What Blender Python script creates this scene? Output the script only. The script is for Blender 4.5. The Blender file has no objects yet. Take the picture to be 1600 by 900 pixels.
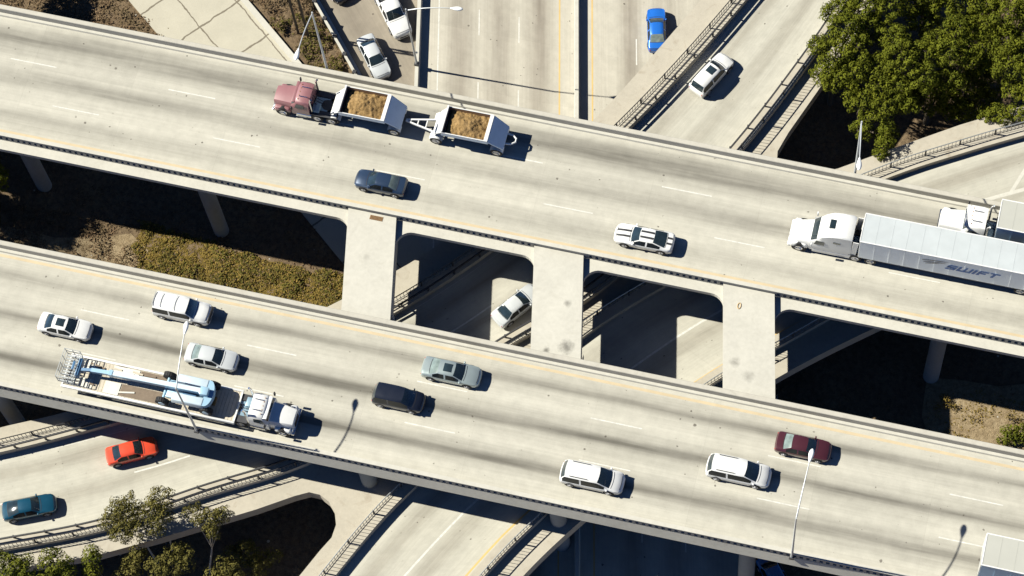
import bpy, bmesh, math, random
from mathutils import Vector, Matrix, noise
random.seed(7); rnd0 = random.Random(3)
sc = bpy.context.scene
COL = sc.collection
R = math.radians
PI = math.pi

# ------------------------------------------------------------------ camera geometry
F = 4000.0          # focal length in pixels of the 1600 px wide picture
DIST = 209.0
dn = Vector((280.0, 1780.0, F)).normalized()          # straight down, in camera axes
_sl = .205
ax = Vector((1, _sl, -(280.0 + _sl * 1780.0) / F)).normalized()
az = -dn
ay = az.cross(ax)
def c2w(v): return Vector((ax.dot(v), ay.dot(v), az.dot(v)))
CAM = -DIST * c2w(Vector((0, 0, 1)))
def at(px, py, z=0.0):
    r = c2w(Vector((px - 800.0, py - 450.0, F)))
    return CAM + r * ((z - CAM.z) / r.z)

# ------------------------------------------------------------------ tagging
def tag(o, label=None, cat=None, group=None, kind=None):
    if label: o['label'] = label
    if cat: o['category'] = cat
    if group: o['group'] = group
    if kind: o['kind'] = kind
    return o
def thing(name, label, cat, loc=(0, 0, 0), rz=0.0, group=None):
    o = bpy.data.objects.new(name, None)
    o.empty_display_size = .3
    COL.objects.link(o)
    o.location = loc; o.rotation_euler = (0, 0, rz)
    return tag(o, label, cat, group)

# ------------------------------------------------------------------ mesh builder
class MB:
    def __init__(s): s.v = []; s.f = []; s.uv = []
    def add(s, vs, fs, uvs=None):
        n = len(s.v)
        s.v += [tuple(p) for p in vs]; s.f += [tuple(i + n for i in f) for f in fs]
        return s
    def quad(s, a, b, c, d): return s.add([a, b, c, d], [(0, 1, 2, 3)])
    def box(s, x0, x1, y0, y1, z0, z1, bev=0.0, tx=0.0, ty=0.0, seg=2, m=None, sx=0.0):
        """axis box; tx, ty pull in the top, sx shears the top along x"""
        vs = [Vector(p) for p in ((x0, y0, z0), (x1, y0, z0), (x1, y1, z0), (x0, y1, z0),
              (x0 + tx + sx, y0 + ty, z1), (x1 - tx + sx, y0 + ty, z1), (x1 - tx + sx, y1 - ty, z1), (x0 + tx + sx, y1 - ty, z1))]
        fs = [(3, 2, 1, 0), (4, 5, 6, 7), (0, 1, 5, 4), (1, 2, 6, 5), (2, 3, 7, 6), (3, 0, 4, 7)]
        if bev > 0:
            bm = bmesh.new()
            bv = [bm.verts.new(p) for p in vs]
            for f in fs: bm.faces.new([bv[i] for i in f])
            bmesh.ops.bevel(bm, geom=bm.edges[:], offset=bev, segments=seg, profile=.5, affect='EDGES')
            bm.verts.index_update()
            vs = [v.co.copy() for v in bm.verts]; fs = [tuple(v.index for v in f.verts) for f in bm.faces]
            bm.free()
        if m is not None: vs = [m @ p for p in vs]
        return s.add(vs, fs)
    def bar(s, a, b, w, h=None):
        """square bar from a to b"""
        a = Vector(a); b = Vector(b); h = h or w
        d = (b - a).normalized()
        up = Vector((0, 0, 1)) if abs(d.z) < .95 else Vector((1, 0, 0))
        sx = d.cross(up).normalized() * (w / 2); sy = sx.cross(d).normalized() * (h / 2)
        vs = [a - sx - sy, a + sx - sy, a + sx + sy, a - sx + sy, b - sx - sy, b + sx - sy, b + sx + sy, b - sx + sy]
        return s.add(vs, [(3, 2, 1, 0), (4, 5, 6, 7), (0, 1, 5, 4), (1, 2, 6, 5), (2, 3, 7, 6), (3, 0, 4, 7)])
    def tube(s, pts, rad, n=8, cap=True):
        pts = [Vector(p) for p in pts]
        if not isinstance(rad, (list, tuple)): rad = [rad] * len(pts)
        base = len(s.v); ref = None
        for i, p in enumerate(pts):
            d = (pts[min(i + 1, len(pts) - 1)] - pts[max(i - 1, 0)]).normalized()
            if ref is None:
                ref = Vector((0, 0, 1)) if abs(d.z) < .9 else Vector((1, 0, 0))
            u = (ref - d * ref.dot(d)).normalized(); w = d.cross(u); ref = u
            for k in range(n):
                a = 2 * PI * k / n
                s.v.append(tuple(p + (u * math.cos(a) + w * math.sin(a)) * rad[i]))
        for i in range(len(pts) - 1):
            for k in range(n):
                a = base + i * n + k; b = base + i * n + (k + 1) % n
                s.f.append((a, b, b + n, a + n))
        if cap:
            s.f.append(tuple(base + k for k in reversed(range(n))))
            e = base + (len(pts) - 1) * n
            s.f.append(tuple(e + k for k in range(n)))
        return s
    def cyl(s, c, axis, r, L, n=16, r2=None, bev=0.0):
        c = Vector(c); a = Vector(axis).normalized()
        r2 = r if r2 is None else r2
        if bev: return s.tube([c - a * L / 2, c - a * (L / 2 - bev * .3), c - a * (L / 2 - bev), c + a * (L / 2 - bev), c + a * (L / 2 - bev * .3), c + a * L / 2], [r - bev, r - bev * .3, r, r, r - bev * .3, r - bev], n)
        return s.tube([c - a * L / 2, c + a * L / 2], [r, r2], n)
    def prism(s, poly, z0, z1):
        n = len(poly); b = len(s.v)
        s.v += [(p[0], p[1], z0) for p in poly] + [(p[0], p[1], z1) for p in poly]
        s.f.append(tuple(b + i for i in reversed(range(n)))); s.f.append(tuple(b + n + i for i in range(n)))
        for i in range(n):
            j = (i + 1) % n
            s.f.append((b + i, b + j, b + n + j, b + n + i))
        return s
    def extrude_x(s, prof, x0, x1):
        """closed (y,z) profile, counter-clockwise seen from +x"""
        n = len(prof); b = len(s.v)
        s.v += [(x0, y, z) for y, z in prof] + [(x1, y, z) for y, z in prof]
        s.f.append(tuple(b + i for i in reversed(range(n)))); s.f.append(tuple(b + n + i for i in range(n)))
        for i in range(n):
            j = (i + 1) % n
            s.f.append((b + i, b + j, b + n + j, b + n + i))
        return s
    def loft(s, secs, cap=True):
        n = len(secs[0]); b = len(s.v)
        for q in secs: s.v += [tuple(p) for p in q]
        for i in range(len(secs) - 1):
            for k in range(n):
                a = b + i * n + k; c = b + i * n + (k + 1) % n
                s.f.append((a, c, c + n, a + n))
        if cap:
            s.f.append(tuple(b + k for k in reversed(range(n))))
            e = b + (len(secs) - 1) * n
            s.f.append(tuple(e + k for k in range(n)))
        return s
    def build(s, name, mat, parent=None, smooth=None, fix=True):
        me = bpy.data.meshes.new(name)
        me.from_pydata(s.v, [], s.f)
        if fix:
            bm = bmesh.new(); bm.from_mesh(me)
            bmesh.ops.recalc_face_normals(bm, faces=bm.faces[:])
            bm.to_mesh(me); bm.free()
        me.materials.append(mat)
        if smooth is not None:
            for p in me.polygons: p.use_smooth = True
            me.set_sharp_from_angle(angle=R(smooth))
        me.update()
        o = bpy.data.objects.new(name, me)
        COL.objects.link(o)
        if parent is not None: o.parent = parent
        return o

def smooth_line(pts, n):
    """Catmull-Rom through pts, resampled to n points at equal arc length"""
    P = [Vector(p) for p in pts]
    P = [P[0] * 2 - P[1]] + P + [P[-1] * 2 - P[-2]]
    out = []
    for i in range(1, len(P) - 2):
        for k in range(16):
            t = k / 16
            a, b, c, d = P[i - 1], P[i], P[i + 1], P[i + 2]
            out.append(.5 * ((2 * b) + (c - a) * t + (2 * a - 5 * b + 4 * c - d) * t * t + (3 * b - a - 3 * c + d) * t ** 3))
    out.append(P[-2])
    L = [0]
    for i in range(1, len(out)): L.append(L[-1] + (out[i] - out[i - 1]).length)
    res = []; j = 0
    for k in range(n):
        s_ = L[-1] * k / (n - 1)
        while j < len(L) - 2 and L[j + 1] < s_: j += 1
        t = (s_ - L[j]) / max(1e-9, L[j + 1] - L[j])
        res.append(out[j].lerp(out[j + 1], min(1, t)))
    return res
def pxline(pts, z, n): return smooth_line([at(x, y, z) for x, y in pts], n)
def offset(line, d):
    """shift a polyline sideways (positive = to the left of its direction)"""
    out = []
    for i, p in enumerate(line):
        t = line[min(i + 1, len(line) - 1)] - line[max(i - 1, 0)]
        t.z = 0; t.normalize()
        out.append(p + Vector((-t.y, t.x, 0)) * d)
    return out

# ------------------------------------------------------------------ materials
class NT:
    def __init__(s, name):
        s.m = bpy.data.materials.new(name); s.m.use_nodes = True
        s.t = s.m.node_tree; s.b = s.t.nodes['Principled BSDF']
    def n(s, typ, **kw):
        nd = s.t.nodes.new(typ)
        for k, v in kw.items(): setattr(nd, k, v)
        return nd
    def l(s, a, b): s.t.links.new(a, b)
    def put(s, x, sock):
        if isinstance(x, (int, float)): sock.default_value = x
        elif isinstance(x, (tuple, list)): sock.default_value = tuple(x) + ((1,) if len(x) == 3 and len(sock.default_value) == 4 else ())
        else: s.l(x, sock)
    def math(s, op, a, b=None, c=None, clamp=False):
        nd = s.n('ShaderNodeMath', operation=op); nd.use_clamp = clamp
        s.put(a, nd.inputs[0])
        if b is not None: s.put(b, nd.inputs[1])
        if c is not None: s.put(c, nd.inputs[2])
        return nd.outputs[0]
    def mix(s, f, a, b, mode='MIX'):
        nd = s.n('ShaderNodeMix', data_type='RGBA', blend_type=mode)
        s.put(f, nd.inputs[0]); s.put(a, nd.inputs[6]); s.put(b, nd.inputs[7])
        return nd.outputs[2]
    def noise(s, vec, scale, detail=3, rough=.55, dist=0.0):
        nd = s.n('ShaderNodeTexNoise'); s.put(scale, nd.inputs['Scale']); nd.inputs['Detail'].default_value = detail
        nd.inputs['Roughness'].default_value = rough; nd.inputs['Distortion'].default_value = dist
        if vec is not None: s.l(vec, nd.inputs['Vector'])
        return nd.outputs['Fac']
    def ramp(s, f, stops, interp='LINEAR'):
        nd = s.n('ShaderNodeValToRGB'); cr = nd.color_ramp; cr.interpolation = interp
        while len(cr.elements) < len(stops): cr.elements.new(.5)
        for e, (p, c) in zip(cr.elements, stops):
            e.position = p; e.color = (c, c, c, 1) if isinstance(c, (int, float)) else tuple(c) + (1,)
        s.l(f, nd.inputs[0])
        return nd.outputs[0]
    def vscale(s, vec, sc_):
        nd = s.n('ShaderNodeVectorMath', operation='MULTIPLY'); s.l(vec, nd.inputs[0]); nd.inputs[1].default_value = sc_
        return nd.outputs[0]
    def obj(s): return s.n('ShaderNodeTexCoord').outputs['Object']
    def uv(s): return s.n('ShaderNodeTexCoord').outputs['UV']
    def pos(s): return s.n('ShaderNodeNewGeometry').outputs['Position']
    def bump(s, h, strength, dist=.02):
        nd = s.n('ShaderNodeBump'); nd.inputs['Strength'].default_value = strength; nd.inputs['Distance'].default_value = dist
        s.l(h, nd.inputs['Height']); s.l(nd.outputs[0], s.b.inputs['Normal'])
    def set(s, col=None, rough=None, metal=None, spec=None, coat=None):
        if col is not None: s.put(col, s.b.inputs['Base Color'])
        if rough is not None: s.put(rough, s.b.inputs['Roughness'])
        if metal is not None: s.b.inputs['Metallic'].default_value = metal
        if spec is not None: s.b.inputs['Specular IOR Level'].default_value = spec
        if coat is not None:
            s.b.inputs['Coat Weight'].default_value = coat; s.b.inputs['Coat Roughness'].default_value = .06
        return s.m

def sep(t, vec):
    nd = t.n('ShaderNodeSeparateXYZ'); t.l(vec, nd.inputs[0]); return nd.outputs
def comb(t, x, y, z=0.0):
    nd = t.n('ShaderNodeCombineXYZ'); t.put(x, nd.inputs[0]); t.put(y, nd.inputs[1]); t.put(z, nd.inputs[2]); return nd.outputs[0]

def plain(name, col, rough=.6, metal=0.0, var=.15, vs=2.0, spec=.4, coat=None):
    t = NT(name)
    nz = t.noise(t.obj(), vs, 5, .6)
    k = t.math('MULTIPLY_ADD', nz, 2 * var, 1 - var)
    c = t.mix(1.0, col, comb(t, k, k, k), 'MULTIPLY')
    return t.set(c, rough, metal, spec, coat)

def paint(name, col, metallic=0.0, rough=.3):
    t = NT(name)
    nz = t.noise(t.obj(), 1.3, 5, .6)
    k = t.math('MULTIPLY_ADD', nz, .16, .92)
    c = t.mix(1.0, col, comb(t, k, k, k), 'MULTIPLY')
    r = t.math('MULTIPLY_ADD', nz, .18, rough - .08)
    return t.set(c, r, metallic, .5, .6)

def concrete(name, col, stain=.25, dark=(.16, .14, .11), spots=()):
    t = NT(name); p = t.pos()
    a = t.noise(p, .35, 6, .65); b = t.noise(p, 3.0, 6, .7); st = t.noise(p, .9, 4, .6, 1.0)
    k = t.math('ADD', t.math('MULTIPLY', a, .35), t.math('MULTIPLY', b, .3))
    k = t.math('ADD', k, .68)
    c = t.mix(1.0, col, comb(t, k, k, k), 'MULTIPLY')
    sm = t.ramp(st, [(.56, 0.0), (.78, 1.0)])
    c = t.mix(t.math('MULTIPLY', sm, stain), c, dark)
    for (q, rad, amt) in spots:
        dv = t.n('ShaderNodeVectorMath', operation='DISTANCE'); t.l(p, dv.inputs[0]); dv.inputs[1].default_value = q
        dd = t.math('ADD', t.math('DIVIDE', dv.outputs['Value'], rad), t.math('MULTIPLY_ADD', t.noise(p, 2.5, 4, .7), 1.4, -.7))
        c = t.mix(t.math('MULTIPLY', t.ramp(dd, [(.1, 1.0), (1.0, 0.0)]), amt), c, (.09, .085, .075))
    t.bump(b, .25, .02)
    return t.set(c, .85, 0, .2)

def road(name, base, dark, stops, vmin, vmax, strength=.8, joint=9.1):
    """weathered concrete carriageway: UV is (metres along, metres across); stops give the oil track across the lanes"""
    t = NT(name); s = sep(t, t.uv()); u, v = s[0], s[1]
    vw = t.math('ADD', v, t.math('MULTIPLY_ADD', t.noise(comb(t, u, 0.0), .05, 2), 1.0, -.5))
    f = t.math('DIVIDE', t.math('SUBTRACT', vw, vmin), vmax - vmin)
    oil = t.ramp(f, [((q - vmin) / (vmax - vmin), w) for q, w in stops], 'EASE')
    n1 = t.noise(comb(t, t.math('MULTIPLY', u, .035), t.math('MULTIPLY', v, .55)), 1.0, 4, .6)
    n1b = t.noise(comb(t, t.math('MULTIPLY', u, .09), t.math('MULTIPLY', v, 1.3)), 1.0, 3, .55)
    n3 = t.noise(comb(t, t.math('MULTIPLY', u, .06), t.math('MULTIPLY', v, 5.0)), 1.0, 4, .7)
    n2 = t.noise(comb(t, u, v), .9, 7, .7)
    n4 = t.noise(comb(t, u, v), 12.0, 3, .7)
    a = t.math('MULTIPLY', oil, t.math('MULTIPLY_ADD', n1, 1.6, .05))
    a = t.math('MULTIPLY', a, t.math('MULTIPLY_ADD', n1b, 1.2, .55))
    a = t.math('MULTIPLY', a, strength, clamp=True)
    c = t.mix(a, base, dark)
    k = t.math('ADD', t.math('MULTIPLY', n2, .48), t.math('MULTIPLY', n3, .34))
    k = t.math('ADD', k, t.math('MULTIPLY', n4, .18))
    k = t.math('ADD', k, .50)
    c = t.mix(1.0, c, comb(t, k, k, k), 'MULTIPLY')
    # patchy slabs between the transverse joints
    cell = t.math('FLOOR', t.math('DIVIDE', u, joint))
    lane = t.math('FLOOR', t.math('DIVIDE', v, 3.66))
    wn = t.n('ShaderNodeTexWhiteNoise', noise_dimensions='2D'); t.l(comb(t, cell, lane), wn.inputs['Vector'])
    kk = t.math('MULTIPLY_ADD', wn.outputs['Value'], .07, .965)
    c = t.mix(1.0, c, comb(t, kk, kk, kk), 'MULTIPLY')
    fr = t.math('FRACT', t.math('DIVIDE', t.math('ADD', u, t.math('MULTIPLY', n2, .05)), joint))
    jt = t.math('LESS_THAN', fr, .05 / joint)
    c = t.mix(t.math('MULTIPLY', jt, .09), c, dark)
    # tar spots, chips and dropped bits
    patch = t.ramp(t.noise(comb(t, t.math('MULTIPLY', u, .35), t.math('MULTIPLY', v, .5)), 1.0, 2), [(.52, 0.0), (.57, 1.0)])
    for scale, r, gate, amt in ((.55, .07, .40, .7), (1.3, .135, .55, .8), (2.3, .17, .80, .6), (.25, .036, .3, .75)):
        vn = t.n('ShaderNodeTexVoronoi'); vn.inputs['Scale'].default_value = scale
        t.l(comb(t, t.math('ADD', u, t.math('MULTIPLY', n4, .25)), t.math('ADD', v, t.math('MULTIPLY', n2, .3))), vn.inputs['Vector'])
        cs = sep(t, vn.outputs['Color'])
        d = t.math('LESS_THAN', vn.outputs['Distance'], t.math('MULTIPLY_ADD', cs[1], r * .55, r * .45))
        g = t.math('GREATER_THAN', cs[0], gate)
        q_ = t.math('MULTIPLY', t.math('MULTIPLY', d, g), amt)
        if scale > 1: q_ = t.math('MULTIPLY', q_, patch)
        c = t.mix(q_, c, (.07, .06, .05))
    t.bump(n4, .2, .01)
    return t.set(c, .85, 0, .2)

def earth(name, cols, sc1=.25):
    t = NT(name); p = t.pos()
    a = t.noise(p, sc1, 6, .7); b = t.noise(p, 2.2, 7, .75); g = t.noise(p, 9.0, 4, .7)
    c = t.mix(t.ramp(a, [(.38, 0.0), (.62, 1.0)]), cols[0], cols[1])
    c = t.mix(t.ramp(b, [(.42, 0.0), (.66, 1.0)]), c, cols[2])
    k = t.math('MULTIPLY_ADD', g, .9, .5)
    c = t.mix(1.0, c, comb(t, k, k, k), 'MULTIPLY')
    vn = t.n('ShaderNodeTexVoronoi'); vn.inputs['Scale'].default_value = 1.1; t.l(p, vn.inputs['Vector'])
    cs = sep(t, vn.outputs['Color'])
    lit = t.math('MULTIPLY', t.math('LESS_THAN', vn.outputs['Distance'], t.math('MULTIPLY', cs[1], .14)), t.math('GREATER_THAN', cs[0], .72))
    c = t.mix(t.math('MULTIPLY', lit, .8), c, (.4, .38, .34))
    t.bump(b, .9, .15)
    return t.set(c, .95, 0, .1)

def leafmat(name, c1, c2, c3, trans=.25):
    t = NT(name); p = t.pos()
    a = t.noise(p, .8, 3, .6); b = t.noise(p, 7.0, 2, .6)
    c = t.mix(t.ramp(a, [(.35, 0.0), (.65, 1.0)]), c1, c2)
    c = t.mix(t.math('MULTIPLY', t.ramp(b, [(.45, 0.0), (.7, 1.0)]), .7), c, c3)
    m = t.set(c, .8, 0, .08)
    if trans:
        tr = t.n('ShaderNodeBsdfTranslucent'); t.l(c, tr.inputs[0])
        mx = t.n('ShaderNodeMixShader'); mx.inputs[0].default_value = trans
        out = t.t.nodes['Material Output']
        t.l(t.b.outputs[0], mx.inputs[1]); t.l(tr.outputs[0], mx.inputs[2]); t.l(mx.outputs[0], out.inputs[0])
    return m

CW = (0.400, 0.380, 0.336)
m_con = concrete('concrete', CW, .22)
m_con_w = concrete('pale_concrete', (0.440, 0.424, 0.380), .3, (.3, .28, .24))
m_slab = concrete('slab_concrete', (0.440, 0.424, 0.380), .3, (.3, .28, .24), [(at(885, 542, .42), .75, .75), (at(853, 548, .42), .4, .8), (at(887, 474, .42), .4, .6), (at(1148, 566, .42), .5, .5), (at(1170, 588, .42), .6, .4), (at(572, 402, .42), .4, .25)])
m_con_g = concrete('grey_concrete', (0.304, 0.296, 0.272), .35)
m_con_tan = concrete('tan_concrete', (0.376, 0.344, 0.288), .45, (.2, .15, .1))
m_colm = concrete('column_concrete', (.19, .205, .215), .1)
m_worn = plain('worn_white_road_paint', (.47, .455, .41), .75, var=.25, vs=2)
m_white_line = plain('white_road_paint', (.52, .51, .475), .7, var=.42, vs=3.5)
m_yellow = plain('faded_yellow_road_paint', (.46, .375, .25), .7, var=.2, vs=1.0)
m_yellow_s = plain('yellow_road_paint', (.50, .35, .14), .7, var=.2, vs=1.0)
m_steel = plain('galvanised_steel', (.42, .44, .45), .45, .6, .15, 3)
m_midsteel = plain('dull_steel', (.16, .165, .17), .5, .4, .2, 3)
m_dsteel = plain('dark_steel', (.05, .05, .055), .5, .3, .2, 3)
m_pole = plain('painted_pole', (.50, .52, .54), .4, .3, .1, 1)
m_lampw = plain('lamp_white', (.75, .77, .78), .4, 0, .05, 1)
m_black = plain('black_rubber', (.018, .018, .02), .8, 0, .25, 4)
m_rim = plain('alloy_rim', (.5, .5, .52), .3, .8, .1, 4)
m_chrome = plain('chrome', (.7, .7, .72), .15, 1.0, .05, 2)
m_under = plain('underbody_black', (.012, .012, .014), .8, 0, .2, 2)
m_trim = plain('dark_trim', (.025, .025, .03), .5, 0, .2, 2)
m_headl = plain('headlamp_glass', (.6, .63, .66), .1, .2, .1, 5, .6)
m_taill = plain('tail_lamp_red', (.35, .02, .015), .2, 0, .1, 5, .6)
def glassmat(name, col, rough=.06):
    t = NT(name); n_ = t.noise(t.obj(), 2.2, 3)
    k = t.math('MULTIPLY_ADD', n_, 1.2, .4)
    return t.set(t.mix(1.0, col, comb(t, k, k, k), 'MULTIPLY'), rough, 0, .7, .5)
m_glass = glassmat('dark_window_glass', (.018, .03, .038))
m_glass_s = glassmat('side_window_glass', (.01, .013, .016), .12); m_glass_s.node_tree.nodes['Principled BSDF'].inputs['Specular IOR Level'].default_value = .25; m_glass_s.node_tree.nodes['Principled BSDF'].inputs['Coat Weight'].default_value = 0
m_glass_l = glassmat('pale_window_glass', (.16, .20, .19), .12)
m_sand = earth('sand_load', ((.27, .175, .075), (.32, .21, .10), (.19, .12, .05)), 1.2)
m_wood = plain('weathered_wood', (.46, .41, .33), .8, 0, .35, 3)
m_dirtdeck = plain('brown_deck_boards', (.17, .13, .095), .85, 0, .35, 3)
m_bark = plain('pale_bark', (.36, .32, .27), .85, 0, .3, 4)
m_bark_d = plain('dark_bark', (.07, .055, .04), .9, 0, .3, 4)
m_rust = plain('rusty_metal', (.20, .12, .06), .85, .1, .35, 6)

ROAD_BASE = (.43, .412, .36); ROAD_DARK = (.13, .122, .105)
m_roadU = road('overpass_concrete_west', ROAD_BASE, ROAD_DARK,
    [(3.9, 0), (4.9, .05), (6.3, .30), (7.6, .04), (8.7, .10), (9.8, .50), (11.0, .22), (11.7, .08), (12.3, .28), (13.3, .75), (14.3, .45), (15.0, .12), (15.6, .05)], 3.9, 15.6, 1.12)
m_roadL = road('overpass_concrete_east', ROAD_BASE, ROAD_DARK,
    [(-17.8, .0), (-16.3, .06), (-15.5, .30), (-14.9, .82), (-14.2, .35), (-13.3, .05), (-12.2, .22), (-11.4, .85), (-10.6, .25), (-9.6, .04), (-8.6, .18), (-7.9, .60), (-7.1, .15), (-6.2, .03)], -17.8, -5.6, 1.12)
m_roadR = road('ramp_concrete', (.41, .395, .345), (.17, .15, .12),
    [(0, .05), (1.2, .05), (2.9, .65), (4.2, .12), (5.2, .06), (6.8, .6), (8.2, .12), (9.5, .02), (12, .02)], 0, 12, .75, 6.0)
m_roadF = road('freeway_concrete', (.415, .39, .335), (.16, .135, .11),
    [(-15.2, .05), (-13.8, .1), (-11.8, .7), (-9.9, .15), (-8.1, .7), (-6.2, .1), (-4.4, .75), (-2.6, .05), (0, .02), (2.4, .1), (4.0, .7), (5.8, .1), (7.6, .6), (9.6, .1), (11.4, .5), (13, .1)], -15.4, 13.2, .8, 6.0)
m_roadO = road('on_ramp_concrete', (0.264, 0.232, 0.188), (.13, .11, .09), [(0, .3), (2, .8), (4, .3), (6, .8), (8, .3)], 0, 8, .6, 6.0)
m_earth = earth('dry_earth', ((.15, .105, .065), (.19, .14, .085), (.085, .06, .04)))
m_tan = earth('sunlit_tan_dirt', ((.25, .19, .115), (.30, .235, .15), (.165, .12, .07)), .6)  # paler soil, its brightness standing in for sun on the ground

def pavemat():
    t = NT('slope_paving_concrete'); p = t.pos()
    wob = t.noise(p, .8, 3)
    s = sep(t, p)
    ca, sa = math.cos(R(-38.5)), math.sin(R(-38.5))
    u = t.math('ADD', t.math('MULTIPLY', s[0], ca), t.math('MULTIPLY', s[1], sa))
    v = t.math('ADD', t.math('MULTIPLY', s[0], -sa), t.math('MULTIPLY', s[1], ca))
    w = t.math('MULTIPLY', wob, .45)
    def ln(q, per, off, wid):
        fr = t.math('FRACT', t.math('DIVIDE', t.math('ADD', t.math('ADD', q, off), w), per))
        return t.math('LESS_THAN', fr, wid / per)
    m = t.math('MAXIMUM', ln(u, 4.6, 2.1, .17), ln(v, 4.15, 3.57, .12))
    a = t.noise(p, .5, 6, .65); b = t.noise(p, 6, 5, .7)
    k = t.math('ADD', t.math('MULTIPLY', a, .3), t.math('MULTIPLY_ADD', b, .2, .74))
    c = t.mix(1.0, (.40, .375, .31), comb(t, k, k, k), 'MULTIPLY')
    c = t.mix(t.math('MULTIPLY', m, .85), c, (.12, .10, .075))
    return t.set(c, .9, 0, .15)
m_pave = pavemat()

# ------------------------------------------------------------------ world, sun, camera
SUN_EL, SUN_AZ = 39.5, 1.2       # light travels towards +x, a touch towards +y
w = bpy.data.worlds.new('World'); sc.world = w; w.use_nodes = True
nt = w.node_tree
sky = nt.nodes.new('ShaderNodeTexSky'); sky.sky_type = 'NISHITA'; sky.sun_disc = False
sky.sun_elevation = R(SUN_EL); sky.sun_rotation = R(270.0 - SUN_AZ)
sky.air_density = 1.0; sky.dust_density = 0.0; sky.ozone_density = 9.0; sky.altitude = 6000
bg = nt.nodes['Background']; nt.links.new(sky.outputs[0], bg.inputs[0]); bg.inputs[1].default_value = .05
sl = bpy.data.lights.new('sun', 'SUN'); sl.energy = 5.0; sl.angle = R(.5); sl.color = (1, .965, .83)
so = bpy.data.objects.new('sun', sl); COL.objects.link(so)
dirv = Vector((math.cos(R(SUN_EL)) * math.cos(R(SUN_AZ)), math.cos(R(SUN_EL)) * math.sin(R(SUN_AZ)), -math.sin(R(SUN_EL))))
so.rotation_euler = dirv.to_track_quat('-Z', 'Y').to_euler(); so.location = (-40, 0, 60)
cam = bpy.data.cameras.new('camera'); cam.sensor_width = 36; cam.lens = 36 * F / 1600; cam.clip_end = 3000; cam.clip_start = 1
co = bpy.data.objects.new('camera', cam); COL.objects.link(co)
X_, Y_, Z_ = c2w(Vector((1, 0, 0))), c2w(Vector((0, -1, 0))), c2w(Vector((0, 0, -1)))
mw = Matrix((X_, Y_, Z_)).transposed().to_4x4(); mw.translation = CAM
co.matrix_world = mw
sc.camera = co
sc.view_settings.view_transform = 'Standard'; sc.view_settings.look = 'None'
sc.view_settings.exposure = 1.0; sc.view_settings.gamma = 1
sc.view_settings.use_curve_mapping = False
sc.cycles.max_bounces = 6; sc.cycles.diffuse_bounces = 1; sc.cycles.use_denoising = True

# ------------------------------------------------------------------ levels
ZB, ZC, ZG = -6.0, -12.15, -12.3     # ramps, freeway, ground
def setuv(o, fn):
    me = o.data; l = me.uv_layers.new(name='UVMap')
    for lp in me.loops: l.data[lp.index].uv = fn(me.vertices[lp.vertex_index].co)
def struct(o): return tag(o, kind='structure')

# ground: one sheet, finer near the scene
def gz(x, y):
    z = ZG + .06 * noise.noise(Vector((x * .15, y * .15, 3.1)))
    t = min(1, max(0, (-37 - x) / 12)); z += 2.6 * t * t * (3 - 2 * t) * (1 if y < 14 else max(0, 1 - (y - 14) / 6))
    return z
def axis(n0, n1, step):
    a = [-600, -300, -150, -90]; x = n0
    while x <= n1: a.append(x); x += step
    return a + [90, 150, 300, 600]
xs = axis(-70, 70, 2.0); ys = axis(-60, 64, 2.0)
mb = MB()
mb.v = [(x, y, gz(x, y)) for y in ys for x in xs]
nx = len(xs)
mb.f = [(j * nx + i, j * nx + i + 1, (j + 1) * nx + i + 1, (j + 1) * nx + i) for j in range(len(ys) - 1) for i in range(nx - 1)]
struct(mb.build('ground', m_earth, smooth=60))

# lower freeway
def med(y): return .35 - .242 * (y - 22.5)
def fw_wall(y): return -15.2 - .232 * (y - 22.9)
YT, YBm = 80.0, -70.0
mb = MB()
N = 30
for i in range(N + 1):
    y = YT + (YBm - YT) * i / N
    for k in (0, 1, 2): mb.v.append(((fw_wall(y), med(y), med(y) + 13.0)[k], y, ZC))
for i in range(N):
    for k in (0, 1): mb.f.append((i * 3 + k, i * 3 + k + 1, i * 3 + k + 4, i * 3 + k + 3))
fw = struct(mb.build('freeway_road', m_roadF))
setuv(fw, lambda c: (-c.y * 1.028, c.x - med(c.y)))
def strip_fw(off, wd, m, name, dash=None):
    b = MB(); y = 46.0
    while y > -40:
        y2 = y - (dash[0] if dash else 86)
        b.quad((med(y) + off - wd / 2, y, ZC + .004), (med(y) + off + wd / 2, y, ZC + .004), (med(y2) + off + wd / 2, y2, ZC + .004), (med(y2) + off - wd / 2, y2, ZC + .004))
        y -= dash[1] if dash else 86
    return b.build(name, m, fw)
strip_fw(-2.45, .14, m_yellow_s, 'yellow_line'); strip_fw(.6, .14, m_yellow_s, 'yellow_line')
strip_fw(-13.8, .12, m_white_line, 'edge_line')
for o_ in (-10.0, -6.25, 4.7, 8.4): strip_fw(o_, .11, m_white_line, 'lane_dashes', (2.6, 7.3))
# on-ramp
mb = MB()
ol = [(-70, 78.7), (-26.46, 29.35), (-20.63, 22.74), (-13.3, 14.4)]
mb.add([(x, y, ZC - .02) for x, y in ol] + [(fw_wall(y) + .1, y, ZC - .02) for x, y in ol], [(i, i + 4, i + 5, i + 1) for i in range(3)])
orr = struct(mb.build('on_ramp_road', m_roadO))
setuv(orr, lambda c: ((c.x * .66 - c.y * .75), (c.x + 20.63 + .88 * (c.y - 22.74)) * .75))
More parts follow.
